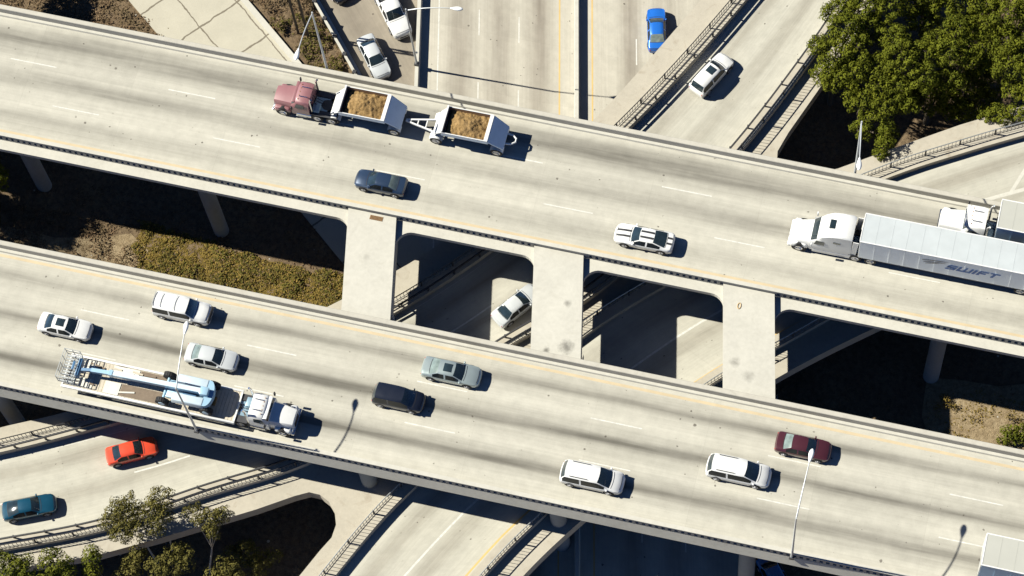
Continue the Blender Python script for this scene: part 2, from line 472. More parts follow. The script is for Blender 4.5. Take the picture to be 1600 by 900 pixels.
# slope paving and its kerb
pave = [(-66, 42.6), (-40.27, 22.81), (-22.58, 8.47), (-17.24, 4.23), (-10, -1.5), (-9, 5), (-16.5, 13.8), (-27.29, 22.66), (-33.73, 27.8), (-52, 42.6)]
mb = MB(); mb.prism(pave, ZG - .6, ZG + .16)
struct(mb.build('slope_pavement', m_pave))
mb = MB()
k0 = [Vector((-52, 42.6, 0)), Vector((-33.73, 27.8, 0)), Vector((-27.29, 22.66, 0)), Vector((-16.5, 13.8, 0))]
k1 = offset(k0, .55)
for i in range(3):
    mb.prism([k0[i][:2], k0[i + 1][:2], k1[i + 1][:2], k1[i][:2]], ZG - .3, ZG + .34)
struct(mb.build('pavement_kerb', m_con_w))

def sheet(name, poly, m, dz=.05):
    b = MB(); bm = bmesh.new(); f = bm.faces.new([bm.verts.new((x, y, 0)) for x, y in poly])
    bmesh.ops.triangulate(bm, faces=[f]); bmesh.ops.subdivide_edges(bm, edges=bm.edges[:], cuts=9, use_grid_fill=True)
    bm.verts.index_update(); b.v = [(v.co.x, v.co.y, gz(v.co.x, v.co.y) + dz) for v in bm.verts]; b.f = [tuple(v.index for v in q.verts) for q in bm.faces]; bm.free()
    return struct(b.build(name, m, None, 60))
sheet('sunlit_dirt_patch', [at(x, y, ZG)[:2] for x, y in ((1448, 590), (1500, 594), (1560, 604), (1640, 596), (1760, 620), (1760, 800), (1560, 790), (1462, 716), (1440, 650))], m_tan)  # tan soil made paler, outline trimmed to the sunlit ground
sheet('sunlit_dirt_patch', [at(x, y, ZG)[:2] for x, y in ((-160, 385), (20, 372), (90, 380), (160, 372), (205, 365), (232, 392), (212, 430), (260, 470), (100, 470), (-160, 440))], m_tan)  # same paler soil, outline following the edge of the sunlit strip
# freeway side wall and median barrier
def wall_along(name, label, cat, pts, h, wd, m, z0):
    """battered barrier along a polyline of (x, y)"""
    L = [Vector((x, y, 0)) for x, y in pts]
    a, b = offset(L, wd / 2), offset(L, -wd / 2); c, d = offset(L, wd * .32), offset(L, -wd * .32)
    secs = [[(a[i].x, a[i].y, z0), (b[i].x, b[i].y, z0), (d[i].x, d[i].y, z0 + h), (c[i].x, c[i].y, z0 + h)] for i in range(len(L))]
    return tag(MB().loft(secs).build(name, m), label, cat)
yy = [60 - 5 * i for i in range(24)]
wall_along('barrier_wall', 'low pale concrete wall between the on-ramp and the lower freeway, with a lamp post standing on it', 'wall', [(fw_wall(y) - .25, y) for y in yy if y > 12], .78, .5, m_con_w, ZC - .1)
wall_along('median_barrier', 'straight concrete median barrier with a dark shadow band down the middle of the lower freeway', 'barrier', [(med(y) - .82, y) for y in yy], .8, .5, m_con_w, ZC - .1)
wall_along('barrier_wall', 'concrete edge barrier of the lower freeway in the shade beside the tall column at the bottom', 'wall', [(med(y) + 13.2, y) for y in yy if y < 12], .8, .45, m_con_w, ZC - .1)

# ------------------------------------------------------------------ overpass decks
XA, XB = -80.0, 76.0
SLABS = [((-14.94, 3.65), (-13.18, -4.57), (-10.83, 3.83), (-8.89, -4.9)),
         ((.96, 3.75), (2.73, -4.9), (5.11, 3.78), (6.91, -4.82)),
         ((16.80, 3.62), (18.36, -4.79), (21.05, 3.52), (22.70, -4.66))]
UN, US = 15.95, 3.92       # upper deck: outer faces of the parapets
LN, LS = -5.30, -17.75     # lower deck
# the two overpasses are not quite parallel: each outer edge drifts a little along its length
def warp(o, y0, k0, y1, k1, xc):
    for v in o.data.vertices:
        t_ = min(1, max(0, (v.co.y - y0) / (y1 - y0)))
        v.co.y += (k0 * (1 - t_) + k1 * t_) * (v.co.x - xc)
    return o
WU = (US, 0.0, UN, -.0045, 0.0)
WL = (LS, .0055, LN, .0036, -32.0)
def ysouth(x): return LS + WL[1] * (x - WL[4])
def ynorth(x): return UN + WU[3] * (x - WU[4])
def deck(name, m, y0, y1, fascia_s, W_):
    prof = [(y0, 0.0), (y0, -.0)]
    # top, then round the underside: edge, overhang, box girder
    prof = [(y0, -.004), (y0 - fascia_s[1], -fascia_s[0]), (y0 + .5, -fascia_s[0]), (y0 + 1.9, -1.75), (y1 - 1.9, -1.75), (y1 - .5, -.5), (y1, -.45), (y1, -.004)]
    body = struct(MB().extrude_x(prof, XA, XB).build(name + '_deck', m_con_w)); warp(body, *W_)
    top = MB(); n = 40
    for i in range(n + 1):
        x = XA + (XB - XA) * i / n
        top.v += [(x, y0 + .02, 0), (x, y1 - .02, 0)]
    top.f = [(2 * i, 2 * i + 1, 2 * i + 3, 2 * i + 2) for i in range(n)]
    o = struct(top.build(name, m)); setuv(o, lambda c: (c.x, c.y)); warp(o, *W_)
    return body, o
bodyU, roadU = deck('overpass_road', m_roadU, US, UN, (.75, .0), WU)
bodyL, roadL = deck('overpass_road', m_roadL, LS, LN, (1.12, .27), WL)
def dashes(par, y, x0, pitch, n, ln=4.2, wd=.10):
    b = MB()
    for k in range(n):
        x = x0 + pitch * k
        b.quad((x, y - wd / 2, .004), (x + ln, y - wd / 2, .004), (x + ln, y + wd / 2, .004), (x, y + wd / 2, .004))
    return b.build('lane_dashes', m_white_line, par)
dashes(roadU, 11.61, -62, 14.38, 9); dashes(roadU, 7.98, -57, 14.42, 9)
dashes(roadL, -9.62, -63, 14.38, 9); dashes(roadL, -13.28, -62.9, 14.34, 9)
MB().quad((XA, 4.65, .004), (XB, 4.65, .004), (XB, 4.88, .004), (XA, 4.88, .004)).build('yellow_line', m_yellow, roadU)
MB().quad((XA, -6.48, .004), (XB, -6.48, .004), (XB, -6.24, .004), (XA, -6.24, .004)).build('yellow_line', m_yellow, roadL)

# north parapets: solid wall with a low kerb at its foot
def parapet_n(yo, label, W_):
    t = thing('bridge_parapet', label, 'parapet', (0, 0, 0), 0, 'solid concrete parapets along the overpass')
    warp(MB().extrude_x([(yo, .002), (yo, .74), (yo - .04, .78), (yo - .38, .78), (yo - .42, .74), (yo - .46, .002)], XA, XB).build('wall', m_con, t), *W_)
    warp(MB().extrude_x([(yo - .463, .002), (yo - .463, .17), (yo - .70, .16), (yo - .76, .002)], XA, XB).build('kerb', m_con_w, t), *W_)
    return t
parapet_n(UN, 'solid concrete parapet along the far side of the upper overpass, behind the dump truck', WU)
parapet_n(LN, 'solid concrete parapet of the lower overpass facing the three connecting slabs', WL)
# south parapets: slotted balustrade
def parapet_s(yo, label, W_, closed=()):
    t = thing('bridge_balustrade', label, 'parapet', (0, 0, 0), 0, 'slotted concrete balustrades along the overpass')
    wd = .28
    # one wall pierced with openings: bottom kerb, balusters, top rail, one mesh
    b = MB(); pitch = .52; n = int((XB - XA) / pitch); z0, z1, z2, z3 = .002, .16, .58, .82
    xs_ = []
    for i in range(n): xs_ += [XA + i * pitch, XA + i * pitch + .26]
    xs_.append(XA + n * pitch)
    for x in xs_:
        for y in (yo, yo + wd):
            b.v += [(x, y, z) for z in (z0, z1, z2, z3)]
    for i in range(len(xs_) - 1):
        p, q = i * 8, (i + 1) * 8
        solid = i % 2 == 0 or any(a_ < xs_[i] < b_ for a_, b_ in closed)
        for (r0, r1) in ((0, 1), (1, 2), (2, 3)):
            if r0 == 1 and not solid: continue
            b.f.append((p + r0, q + r0, q + r1, p + r1)); b.f.append((q + 4 + r0, p + 4 + r0, p + 4 + r1, q + 4 + r1))
        b.f.append((p + 3, q + 3, q + 7, p + 7)); b.f.append((p + 4, q + 4, q, p))
        if not solid:
            b.f.append((p + 1, q + 1, q + 5, p + 5)); b.f.append((p + 6, q + 6, q + 2, p + 2))
            b.f.append((p + 1, p + 5, p + 6, p + 2)); b.f.append((q + 2, q + 6, q + 5, q + 1))
    e = (len(xs_) - 1) * 8
    b.f += [(0, 3, 7, 4), (e + 4, e + 7, e + 3, e)]
    warp(b.build('slotted_wall', m_con_g, t), *W_)
    warp(MB().extrude_x([(yo - .03, z3 + .002), (yo - .03, z3 + .1), (yo + wd + .03, z3 + .1), (yo + wd + .03, z3 + .002)], XA, XB).build('coping', m_con_w, t), *W_)
    warp(MB().extrude_x([(yo + wd + .004, .002), (yo + wd + .004, .2), (yo + wd + .2, .17), (yo + wd + .24, .002)][::-1], XA, XB).build('kerb', m_con_w, t), *W_)
    return t
parapet_s(US + .02, 'slotted concrete balustrade of the upper overpass, above the openings between the slabs', WU, [(q[0][0], q[2][0]) for q in SLABS])
parapet_s(LS + .02, 'slotted concrete balustrade along the near side of the lower overpass, beside the boom lift truck', WL)

# ledge outside the upper balustrade, curving into the connecting slabs
def arc(c, r, a0, a1, n=7): return [(c[0] + r * math.cos(R(a0 + (a1 - a0) * i / n)), c[1] + r * math.sin(R(a0 + (a1 - a0) * i / n))) for i in range(n + 1)]
YL = 3.08
SK = -.214     # skew of the slabs: x shift per metre of y
def sx(px_, y, y0): return px_ + SK * (y - y0)
bays = [(None, SLABS[0]), (SLABS[0], SLABS[1]), (SLABS[1], SLABS[2]), (SLABS[2], None)]
for (a, b) in bays:
    poly = [(XA if a is None else sx(a[2][0], US, a[2][1]) + .006, US - .003)]
    r = 1.25
    if a is None: poly.append((XA, YL))
    else:
        xe = lambda y: sx(a[2][0], y, a[2][1]) + .006
        poly.append((xe(YL - r), YL - r))
        poly += [(xe(YL - r) + r - r * math.cos(t) + .0, YL - r + r * math.sin(t)) for t in [PI / 2 * k / 7 for k in range(1, 8)]]
    if b is None: poly.append((XB, YL))
    else:
        xb = lambda y: sx(b[0][0], y, b[0][1]) - .006
        poly += [(xb(YL - r) - r + r * math.cos(t), YL - r + r * math.sin(t)) for t in [PI / 2 * k / 7 for k in range(7, 0, -1)]]
        poly.append((xb(YL - r), YL - r))
    poly.append((XB if b is None else sx(b[0][0], US, b[0][1]) - .006, US - .003))
    o = MB().prism(poly, -.45, -.01).build('deck_ledge', m_con_w, bodyU)
    # small rounded haunches against the lower deck
    r = .9; hb = MB(); yb = LN + .003
    if a is not None:
        x0 = sx(a[2][0], yb, a[2][1]) + .006
        hb.prism([(x0, yb)] + [(x0 + r - r * math.sin(t), yb + r - r * math.cos(t)) for t in [PI / 2 * k / 6 for k in range(7)]][::1], -.85, -.02)
        hb.build('haunch', m_con_w, bodyL); hb = MB()
    if b is not None:
        x0 = sx(b[0][0], yb, b[0][1]) - .006
        hb.prism([(x0, yb)] + [(x0 - r + r * math.sin(t), yb + r - r * math.cos(t)) for t in [PI / 2 * k / 6 for k in range(7)]], -.85, -.02)
        hb.build('haunch', m_con_w, bodyL)
for k, (s_, lab) in enumerate(zip(SLABS, ('pale concrete slab joining the two overpasses, leftmost of the three, with a rusty drain near its top',
                           'pale concrete slab joining the two overpasses, the middle one with dark smudges at its lower end',
                           'pale concrete slab joining the two overpasses, rightmost of the three, with a small tan mark'))):
    t = thing('connecting_slab', lab, 'concrete slab', (0, 0, 0), 0, 'slabs joining the two overpasses')
    y0, y1 = US - .004, LN + .004
    pts = [(sx(s_[0][0], y0, s_[0][1]), y0), (sx(s_[0][0], y1, s_[0][1]), y1), (sx(s_[2][0], y1, s_[2][1]), y1), (sx(s_[2][0], y0, s_[2][1]), y0)]
    MB().prism(pts, -1.5, .42).build('slab', m_slab, t)
    if k == 0:
        c = at(588, 341, .42); b = MB()
        b.box(c.x - .55, c.x + .55, c.y - .2, c.y + .2, .422, .445)
        for i in range(9): b.box(c.x - .5 + i * .11, c.x - .44 + i * .11, c.y - .17, c.y + .17, .445, .465)
        b.build('drain_grate', m_rust, t)
    if k == 2:
        c = at(1155, 478, .42); b = MB()
        b.tube([(c.x + .13 * math.cos(a), c.y + .26 * math.sin(a), .43) for a in [2 * PI * i / 14 for i in range(15)]], .045, 6)
        b.build('access_ring', plain('tan_ring', (.42, .30, .16), .8), t)

# ------------------------------------------------------------------ ramps (level B)
NS = 72
LO2 = pxline([(-120, 700), (0, 668), (115, 640), (300, 578), (460, 505), (621, 422), (700, 372), (800, 300), (935, 180), (1095, 0), (1190, -110)], ZB, NS)
LR2 = pxline([(-120, 728), (0, 704), (137, 669), (300, 622), (480, 552), (625, 480), (772, 383), (880, 292), (985, 193), (1075, 98), (1160, 0), (1245, -105)], ZB, NS)
RR2 = pxline([(-120, 875), (0, 854), (160, 823), (317, 771), (482, 717), (650, 625), (795, 535), (915, 463), (1035, 362), (1155, 230), (1255, 100), (1330, -10), (1390, -100)], ZB, NS)
LR1 = pxline([(440, 1000), (520, 897), (590, 813), (655, 748), (780, 630), (915, 518), (1050, 435), (1200, 355), (1380, 277), (1500, 237), (1600, 208), (1720, 175)], ZB, NS)
RR1 = pxline([(680, 985), (755, 892), (830, 815), (960, 700), (1110, 595), (1215, 535), (1375, 450), (1600, 360), (1720, 315)], ZB, NS)
RO1 = pxline([(745, 985), (825, 892), (910, 812), (1050, 695), (1210, 593), (1372, 510), (1600, 410), (1720, 365)], ZB, NS)
def strip_slab(name, A, B, th, m):
    secs = [[(a.x, a.y, ZB), (b.x, b.y, ZB), (b.x, b.y, ZB - th), (a.x, a.y, ZB - th)] for a, b in zip(A, B)]
    return struct(MB().loft(secs).build(name, m))
sl2 = strip_slab('ramp_deck', LO2, RR2, 1.25, m_con_tan)
sl1 = strip_slab('ramp_deck', LR1, RO1, 1.25, m_con_tan)
def ramp_road(A, B):
    mb = MB(); us = [0]; q = 6
    for i in range(1, len(A)): us.append(us[-1] + ((A[i] + B[i]) / 2 - (A[i - 1] + B[i - 1]) / 2).length)
    uvs = []
    for i in range(len(A)):
        wd = (B[i] - A[i]).length
        for k in range(q + 1):
            p = A[i].lerp(B[i], k / q); mb.v.append((p.x, p.y, ZB + .004)); uvs.append((us[i], k / q * 11.0))
    mb.f = [(i * (q + 1) + k, i * (q + 1) + k + 1, (i + 1) * (q + 1) + k + 1, (i + 1) * (q + 1) + k) for i in range(len(A) - 1) for k in range(q)]
    o = struct(mb.build('ramp_road', m_roadR))
    me = o.data; l = me.uv_layers.new(name='UVMap')
    for lp in me.loops: l.data[lp.index].uv = uvs[lp.vertex_index]
    return o
rr2 = ramp_road(LR2, RR2); rr1 = ramp_road(LR1, RR1)
# gore between the two ramps, open at both ends
gore = [p[:2] for p in RR2]
gore += [at(x, y, ZB)[:2] for x, y in [(1440, -100), (1340, 50), (1277, 143), (1232, 207), (1215, 236), (1214, 250), (1226, 266), (1260, 276), (1310, 263), (1395, 232), (1500, 195), (1600, 165), (1720, 130)]]
gore += [p[:2] for p in reversed(LR1)]
gore += [at(x, y, ZB)[:2] for x, y in [(380, 1000), (470, 897), (500, 860), (518, 840), (525, 820), (523, 800), (514, 784), (500, 773), (483, 769), (460, 775), (400, 796), (340, 814), (250, 841), (150, 868), (0, 893), (-120, 912)]]
struct(MB().prism(gore, ZB - 1.25, ZB - .002).build('ramp_gore', m_con_tan))

def line_px(par, pts, wd, m, name='lane_line', z=ZB + .008, n=24):
    L = pxline(pts, z, n); a, b = offset(L, wd / 2), offset(L, -wd / 2)
    mb = MB(); mb.v = [tuple(p) for p in a] + [tuple(p) for p in b]
    mb.f = [(i, i + 1, n + i + 1, n + i) for i in range(n - 1)]
    return mb.build(name, m, par)
line_px(rr1, [(560, 985), (632, 900), (700, 826), (752, 775), (860, 680), (985, 577), (1125, 486), (1300, 400)], .17, m_white_line)
line_px(rr1, [(655, 985), (735, 892), (808, 815), (940, 700), (1085, 598), (1190, 535), (1350, 452)], .16, m_yellow_s, 'yellow_line')
line_px(rr1, [(662, 985), (742, 892), (815, 815), (948, 700), (1092, 598), (1197, 538), (1356, 456)], .16, m_yellow_s, 'yellow_line')
line_px(rr2, [(210, 738), (253, 726), (297, 712)], .14, m_white_line, 'lane_dash')
line_px(rr2, [(705, 519), (736, 499), (768, 477)], .14, m_white_line, 'lane_dash')
line_px(rr2, [(-60, 800), (20, 784), (70, 774)], .14, m_white_line, 'lane_dash')
line_px(rr2, [(-100, 745), (0, 720), (140, 687), (310, 638), (485, 565), (632, 492), (780, 395), (890, 303), (997, 200), (1088, 104), (1172, 8)], .05, m_white_line, 'edge_line')
line_px(rr1, [(1480, 330), (1552, 309), (1600, 296), (1680, 275)], .34, m_worn)
line_px(rr1, [(1580, 300), (1600, 268), (1630, 222)], .3, m_worn, z=ZB + .012)
# ramp railings: a low concrete wall carrying pickets, posts and a top rail
def railing(line, side, label, beam=False, i0=0, i1=None):
    """side +1: the outer edge lies to the left of the line's direction"""
    L = line[i0:i1]
    t = thing('ramp_railing', label, 'railing', (0, 0, 0), 0, 'railings along the ramps')
    wd = 1.0; hc = .58
    A, B = offset(L, side * wd * .55), offset(L, -side * wd * .45)
    secs = [[(a.x, a.y, ZB + .01), (b.x, b.y, ZB + .01), (b.x, b.y, ZB + hc), (a.x, a.y, ZB + hc)] for a, b in zip(A, B)]
    MB().loft(secs).build('base_wall', m_con_tan, t)
    O = smooth_line(offset(L, side * wd * .4), len(L) * 4)
    zt = ZB + hc + .8
    MB().tube([(p.x, p.y, zt) for p in O], .045, 6).build('top_rail', m_dsteel if beam else m_steel, t)
    b = MB(); ln = sum((O[i + 1] - O[i]).length for i in range(len(O) - 1))
    fine = smooth_line(O, int(ln / .33))
    for i, p in enumerate(fine):
        b.bar((p.x, p.y, ZB + hc), (p.x, p.y, zt), .035)
    b.add(*(lambda q: (q.v, q.f))(MB().tube([(p.x, p.y, ZB + hc + .12) for p in O], .03, 5)))
    b.build('pickets', m_midsteel, t)
    posts = smooth_line(O, max(2, int(ln / 3.0)))
    for p in posts[:90]:
        MB().box(p.x - .06, p.x + .06, p.y - .06, p.y + .06, ZB + hc, zt + .03, .01).build('post', m_dsteel, t)
    if beam:
        Bm = smooth_line(offset(L, -side * wd * .3), len(L) * 3)
        secs = [[(p.x, p.y, ZB + hc + .42), (q.x, q.y, ZB + hc + .42), (q.x, q.y, ZB + hc + .6), (p.x, p.y, ZB + hc + .6)] for p, q in zip(Bm, offset(Bm, side * .12))]
        MB().loft(secs).build('guard_beam', m_dsteel, t)
        for p in smooth_line(Bm, max(2, int(ln / 2.5)))[:90]:
            MB().box(p.x - .07, p.x + .07, p.y - .07, p.y + .07, ZB + hc, ZB + hc + .55).build('beam_post', m_dsteel, t)
    return t
railing(LR2, 1, 'long steel railing on the freeway side of the ramp carrying the silver wagon', True)
railing(RR2, -1, 'double steel railing on the tree side of the ramp carrying the silver wagon', True)
railing(LR1, 1, 'steel railing on the left of the ramp with the solid white line')
railing(RR1, -1, 'steel railing beside the double yellow line at the bottom, ending in a plain concrete shelf')

# ------------------------------------------------------------------ columns
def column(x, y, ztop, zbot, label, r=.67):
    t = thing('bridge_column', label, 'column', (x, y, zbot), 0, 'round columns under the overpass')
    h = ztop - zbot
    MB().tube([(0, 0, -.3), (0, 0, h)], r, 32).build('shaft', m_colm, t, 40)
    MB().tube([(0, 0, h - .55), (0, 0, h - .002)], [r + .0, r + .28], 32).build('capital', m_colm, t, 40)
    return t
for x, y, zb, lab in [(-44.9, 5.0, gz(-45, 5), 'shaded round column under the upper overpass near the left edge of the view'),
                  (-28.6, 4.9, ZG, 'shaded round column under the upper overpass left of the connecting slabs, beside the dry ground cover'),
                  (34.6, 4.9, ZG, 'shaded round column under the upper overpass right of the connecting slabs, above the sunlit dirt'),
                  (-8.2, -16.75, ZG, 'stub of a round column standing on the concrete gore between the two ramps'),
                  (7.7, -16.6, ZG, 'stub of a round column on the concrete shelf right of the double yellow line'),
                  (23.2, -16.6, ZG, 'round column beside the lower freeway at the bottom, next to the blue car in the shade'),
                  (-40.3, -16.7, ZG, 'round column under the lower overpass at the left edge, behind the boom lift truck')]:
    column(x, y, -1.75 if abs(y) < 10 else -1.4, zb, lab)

# ------------------------------------------------------------------ street lamps
def street_lamp(base, h, arm, label, group='street lamps'):
    """arm: horizontal offset of the lamp head"""
    t = thing('street_lamp', label, 'street lamp', base, 0, group)
    a = Vector((arm[0], arm[1], 0))
    MB().box(-.2, .2, -.2, .2, 0, .25, .03).build('base_plate', m_dsteel, t)
    MB().tube([(0, 0, .2), (0, 0, h * .5), (0, 0, h)], [.11, .085, .065], 10).build('pole', m_pole, t, 50)
    pts = [Vector((0, 0, h - .25)) + a * s + Vector((0, 0, 1.0 * (1 - (1 - s) ** 2))) for s in [k / 10 for k in range(11)]]
    MB().tube(pts, [.058 - .002 * i for i in range(11)], 8).build('arm', m_pole, t, 50)
    d = a.normalized(); c = pts[-1]; n = Vector((-d.y, d.x, 0))
    secs = []
    for s, wv, hv in ((-.15, .06, .05), (.05, .11, .08), (.25, .17, .11), (.5, .21, .13), (.72, .19, .12), (.9, .11, .07), (.97, .03, .02)):
        q = c + d * s; secs.append([q + n * (wv * math.cos(k)) + Vector((0, 0, hv * math.sin(k))) for k in [2 * PI * i / 12 for i in range(12)]])
    MB().loft(secs).build('lamp_head', m_lampw, t, 60)
    return t
p = at(308, 667, .4); street_lamp((p.x, ysouth(p.x) - .02, .02), 9.4, (-.45, 4.3), 'tall grey street lamp on the near balustrade, its arm reaching over the boom lift truck')
p = at(1238, 865, .4); street_lamp((p.x, ysouth(p.x) - .02, .02), 9.4, (.1, 4.4), 'tall grey street lamp on the near balustrade, its white head over the maroon car')
p = at(510, 110, .4); street_lamp((p.x, ynorth(p.x) + .2, -.3), 10.2, (.1, -4.0), 'street lamp on the far parapet above the red truck, its head over the planted strip')
p = at(1336, 270, .4); street_lamp((p.x, ynorth(p.x) + .2, -.3), 9.8, (.5, -3.7), 'street lamp on the far parapet in front of the dark trees')
p = at(655, 102, ZC + .6); street_lamp((fw_wall(p.y) - .25, p.y, ZC + .68), 9.9, (4.1, .5), 'street lamp on the freeway wall beside the white pickup, its arm over the freeway')
# roadside sign on two posts, beyond the planted strip
t = thing('sign_posts', 'pair of dark braced posts standing in the planted strip left of the on-ramp', 'posts', at(475, 56, ZG))
for dx, dy in ((-.55, .1), (.5, -.15)):
    MB().bar((dx, dy, 0), (dx, dy, 9.3), .17).build('post', m_bark_d, t)
b = MB(); b.bar((-.75, .13, 9.1), (.75, -.2, 9.1), .12); b.bar((-.55, .1, 7.4), (.5, -.15, 8.9), .1); b.build('brace', m_bark_d, t)
# guard rail of the on-ramp
t = thing('guard_rail', 'steel guard rail with pale segments between the planted strip and the on-ramp', 'guard rail')
gl = smooth_line([(-36, 40.0, 0), (-26.46, 29.35, 0), (-20.63, 22.74, 0), (-15, 16.2, 0)], 30)
gl = offset(gl, -.1)
secs = [[(a.x, a.y, ZC + .02), (b_.x, b_.y, ZC + .02), (b_.x, b_.y, ZC + .45), (a.x, a.y, ZC + .45)] for a, b_ in zip(gl, offset(gl, -.35))]
MB().loft(secs).build('kerb_wall', m_con_w, t)
secs = [[(a.x, a.y, ZC + .75), (b_.x, b_.y, ZC + .75), (b_.x, b_.y, ZC + 1.1), (a.x, a.y, ZC + 1.1)] for a, b_ in zip(offset(gl, -.45), offset(gl, -.65))]
MB().loft(secs).build('rail_beam', m_con_w, t)
for p in smooth_line(offset(gl, -.55), 16): MB().box(p.x - .17, p.x + .17, p.y - .17, p.y + .17, ZG, ZC + 1.2).build('post', m_dsteel, t)


# ------------------------------------------------------------------ cars
def wheel(par, x, y, r, wd, z=None, dual=False, name='wheel', rim=None):
    z = r if z is None else z
    s = 1 if y > 0 else -1
    o = MB().cyl((0, 0, 0), (0, 1, 0), r, wd, 20, bev=.035).build(name, m_black, par, 40)
    o.location = (x, y, z)
    b = MB()
    b.tube([(0, s * (wd / 2 - .05), 0), (0, s * (wd / 2 + .004), 0)], [r * .60, r * .64], 16)
    for k in range(5):
        a = 2 * PI * k / 5; c = Vector((math.cos(a), 0, math.sin(a)))
        b.bar(Vector((0, s * (wd / 2 + .012), 0)), c * r * .58 + Vector((0, s * (wd / 2 + .012), 0)), .07, .03)
    b.cyl((0, s * (wd / 2 + .01), 0), (0, 1, 0), r * .16, .05, 10)
    b.build('rim', rim or m_rim, o, 40)
    return o

# fractions of length from the tail: rear bumper, trunk, rear glass bottom / top, roof front, cowl, nose; heights as fractions of H
KIND = {
    'sedan': dict(rb=.165, rt=.31, rf=.555, cw=.715, zt=.70, zh=.66, zn=.52, zb=.635, roofw=.70, bow=.03),
    'coupe': dict(rb=.13, rt=.34, rf=.545, cw=.69, zt=.72, zh=.68, zn=.55, zb=.65, roofw=.68, bow=.035),
    'wagon': dict(rb=.035, rt=.10, rf=.585, cw=.725, zt=.60, zh=.62, zn=.50, zb=.58, roofw=.74, bow=.03),
    'van':   dict(rb=.022, rt=.095, rf=.60, cw=.80, zt=.56, zh=.58, zn=.42, zb=.54, roofw=.78, bow=.04),
    'suv':   dict(rb=.02, rt=.045, rf=.62, cw=.735, zt=.58, zh=.62, zn=.55, zb=.57, roofw=.82, bow=.02),
    'pickup': dict(rb=.37, rt=.40, rf=.585, cw=.70, zt=.57, zh=.61, zn=.53, zb=.58, roofw=.80, bow=.02),
}
def car(name, label, cat, kind, px, py, zlev, yaw, L, W, H, mat, group=None, sunroof=False, rails=False, stripes=None, rearglass=None, screen=None, wipers=True):
    k = KIND[kind]
    c = at(px, py, zlev + .55 * H)
    t = thing(name, label, cat, (c.x, c.y, zlev + .006), yaw, group)
    hw = W / 2; X = lambda f: (f - .5) * L
    zb, zt, zh, zn = k['zb'] * H, k['zt'] * H, k['zh'] * H, k['zn'] * H
    rw = k['roofw'] * hw
    rb, rt, rf, cw = k['rb'], k['rt'], k['rf'], k['cw']
    boxy = kind in ('suv', 'pickup', 'van')
    # stations: f, half width, belt z, half width at top edge, z of top edge, crown, tag
    nose_w = .80 if kind in ('sedan', 'coupe', 'wagon') else .86
    st = []
    def S(f, w, b, tw, tz, cr): st.append((f, w, b, tw, tz, cr))
    tail_lo = zt * (.80 if not boxy else .85)
    S(0, hw * .80, tail_lo * .86, hw * .66, tail_lo * .88, .01)
    S(.012, hw * .90, tail_lo * .94, hw * .76, tail_lo * .97, .012)
    S(.03 if rb > .06 else .018, hw * .95, zb * .97, hw * .80, zt * .985, .015)
    if rb > .06:
        S(.07, hw * .975, zb, hw * .83, zt, .02)
        if kind == 'pickup':
            S(rb - .015, hw, zb, hw * .86, zt, .02)
    S(rb, hw * (.985 if rb > .06 else .96), zb, hw * .82 if rb > .06 else rw * 1.03, zt * 1.01, .03)
    n = 3
    for i in range(1, n):
        q = i / n; S(rb + (rt - rb) * q, hw * .99, zb, hw * .82 * (1 - q) + rw * q if rb > .06 else rw, zt + (H * .955 - zt) * (1 - (1 - q) ** 1.35), .035)
    S(rt, hw, zb, rw * .97, H * .955, .05 * H * .8)
    mid = (rt + rf) / 2
    S(rt + (mid - rt) * .5, hw, zb, rw, H * .965, .042 * H)
    S(mid - .014, hw, zb, rw, H * .967, .042 * H)
    S(mid + .014, hw, zb, rw, H * .967, .042 * H)
    S(rf - (rf - mid) * .4, hw, zb, rw, H * .963, .042 * H)
    S(rf, hw, zb, rw * .97, H * .945, .045 * H)
    for i in range(1, n + 1):
        q = i / n; S(rf + (cw - rf) * q, hw * (1 - .01 * q), zb, rw * .97 * (1 - q) + hw * .82 * q, H * .945 + (zh - H * .945) * q ** 1.12, .05 * H * (1 - .5 * q))
    S(cw + .012, hw * .985, zb * .99, hw * .80, zh * 1.0, .028)
    S(cw + (1 - cw) * .45, hw * .975, zb * .955, hw * .74, (zh + zn) / 2 + .035, .05)
    S(cw + (1 - cw) * .78, hw * .945, zb * .90, hw * .68, zn + .035, .045)
    S(.968, hw * nose_w * 1.06, zb * .82, hw * .60, zn * .985, .035)
    S(.988, hw * nose_w * .92, zb * .70, hw * .54, zn * .90, .02)
    S(1.0, hw * nose_w * .70, zb * .62, hw * .46, zn * .76, .01)
    secs = []
    for (f, w_, b_, tw, tz, cr) in st:
        x = X(f); zs = .20 if .05 < f < .95 else .26
        half = [(w_ * .90, zs), (w_ * .985, zs + .12), (w_, b_ * .74), (w_ * .985, b_ * .93), (w_ * .95, b_),
                (tw + (w_ * .95 - tw) * .08 if tz > b_ + .1 else (tw * 1.04), tz - (.05 if tz > b_ + .1 else .006)), (tw * .93, tz), (tw * .5, tz + cr * .75), (0, tz + cr)]
        half = [(x + (-.0 if f < .5 else .0), y, z) for y, z in half]
        # bow the windscreen and tail in plan
        bow = k['bow'] * L * (1.5 if f > .5 else -1.15)
        pts = []
        for (xx, y, z) in half:
            e = (1 - (y / hw) ** 2)
            pts.append((xx + bow * e * (.55 if z > b_ * .9 else .7), y, z))
        secs.append([(a, -y, z) for a, y, z in pts] + [(a, y, z) for a, y, z in reversed(pts[:-1])])
    NP = len(secs[0])        # 17 points: 0..7 right side, 8 centre, 9..16 left side
    body, ws, rg, sgl, sgr = MB(), MB(), MB(), MB(), MB()
    allv = [p for s_ in secs for p in s_]
    groups = {'b': [], 'w': [], 'r': [], 'L': [], 'R': []}
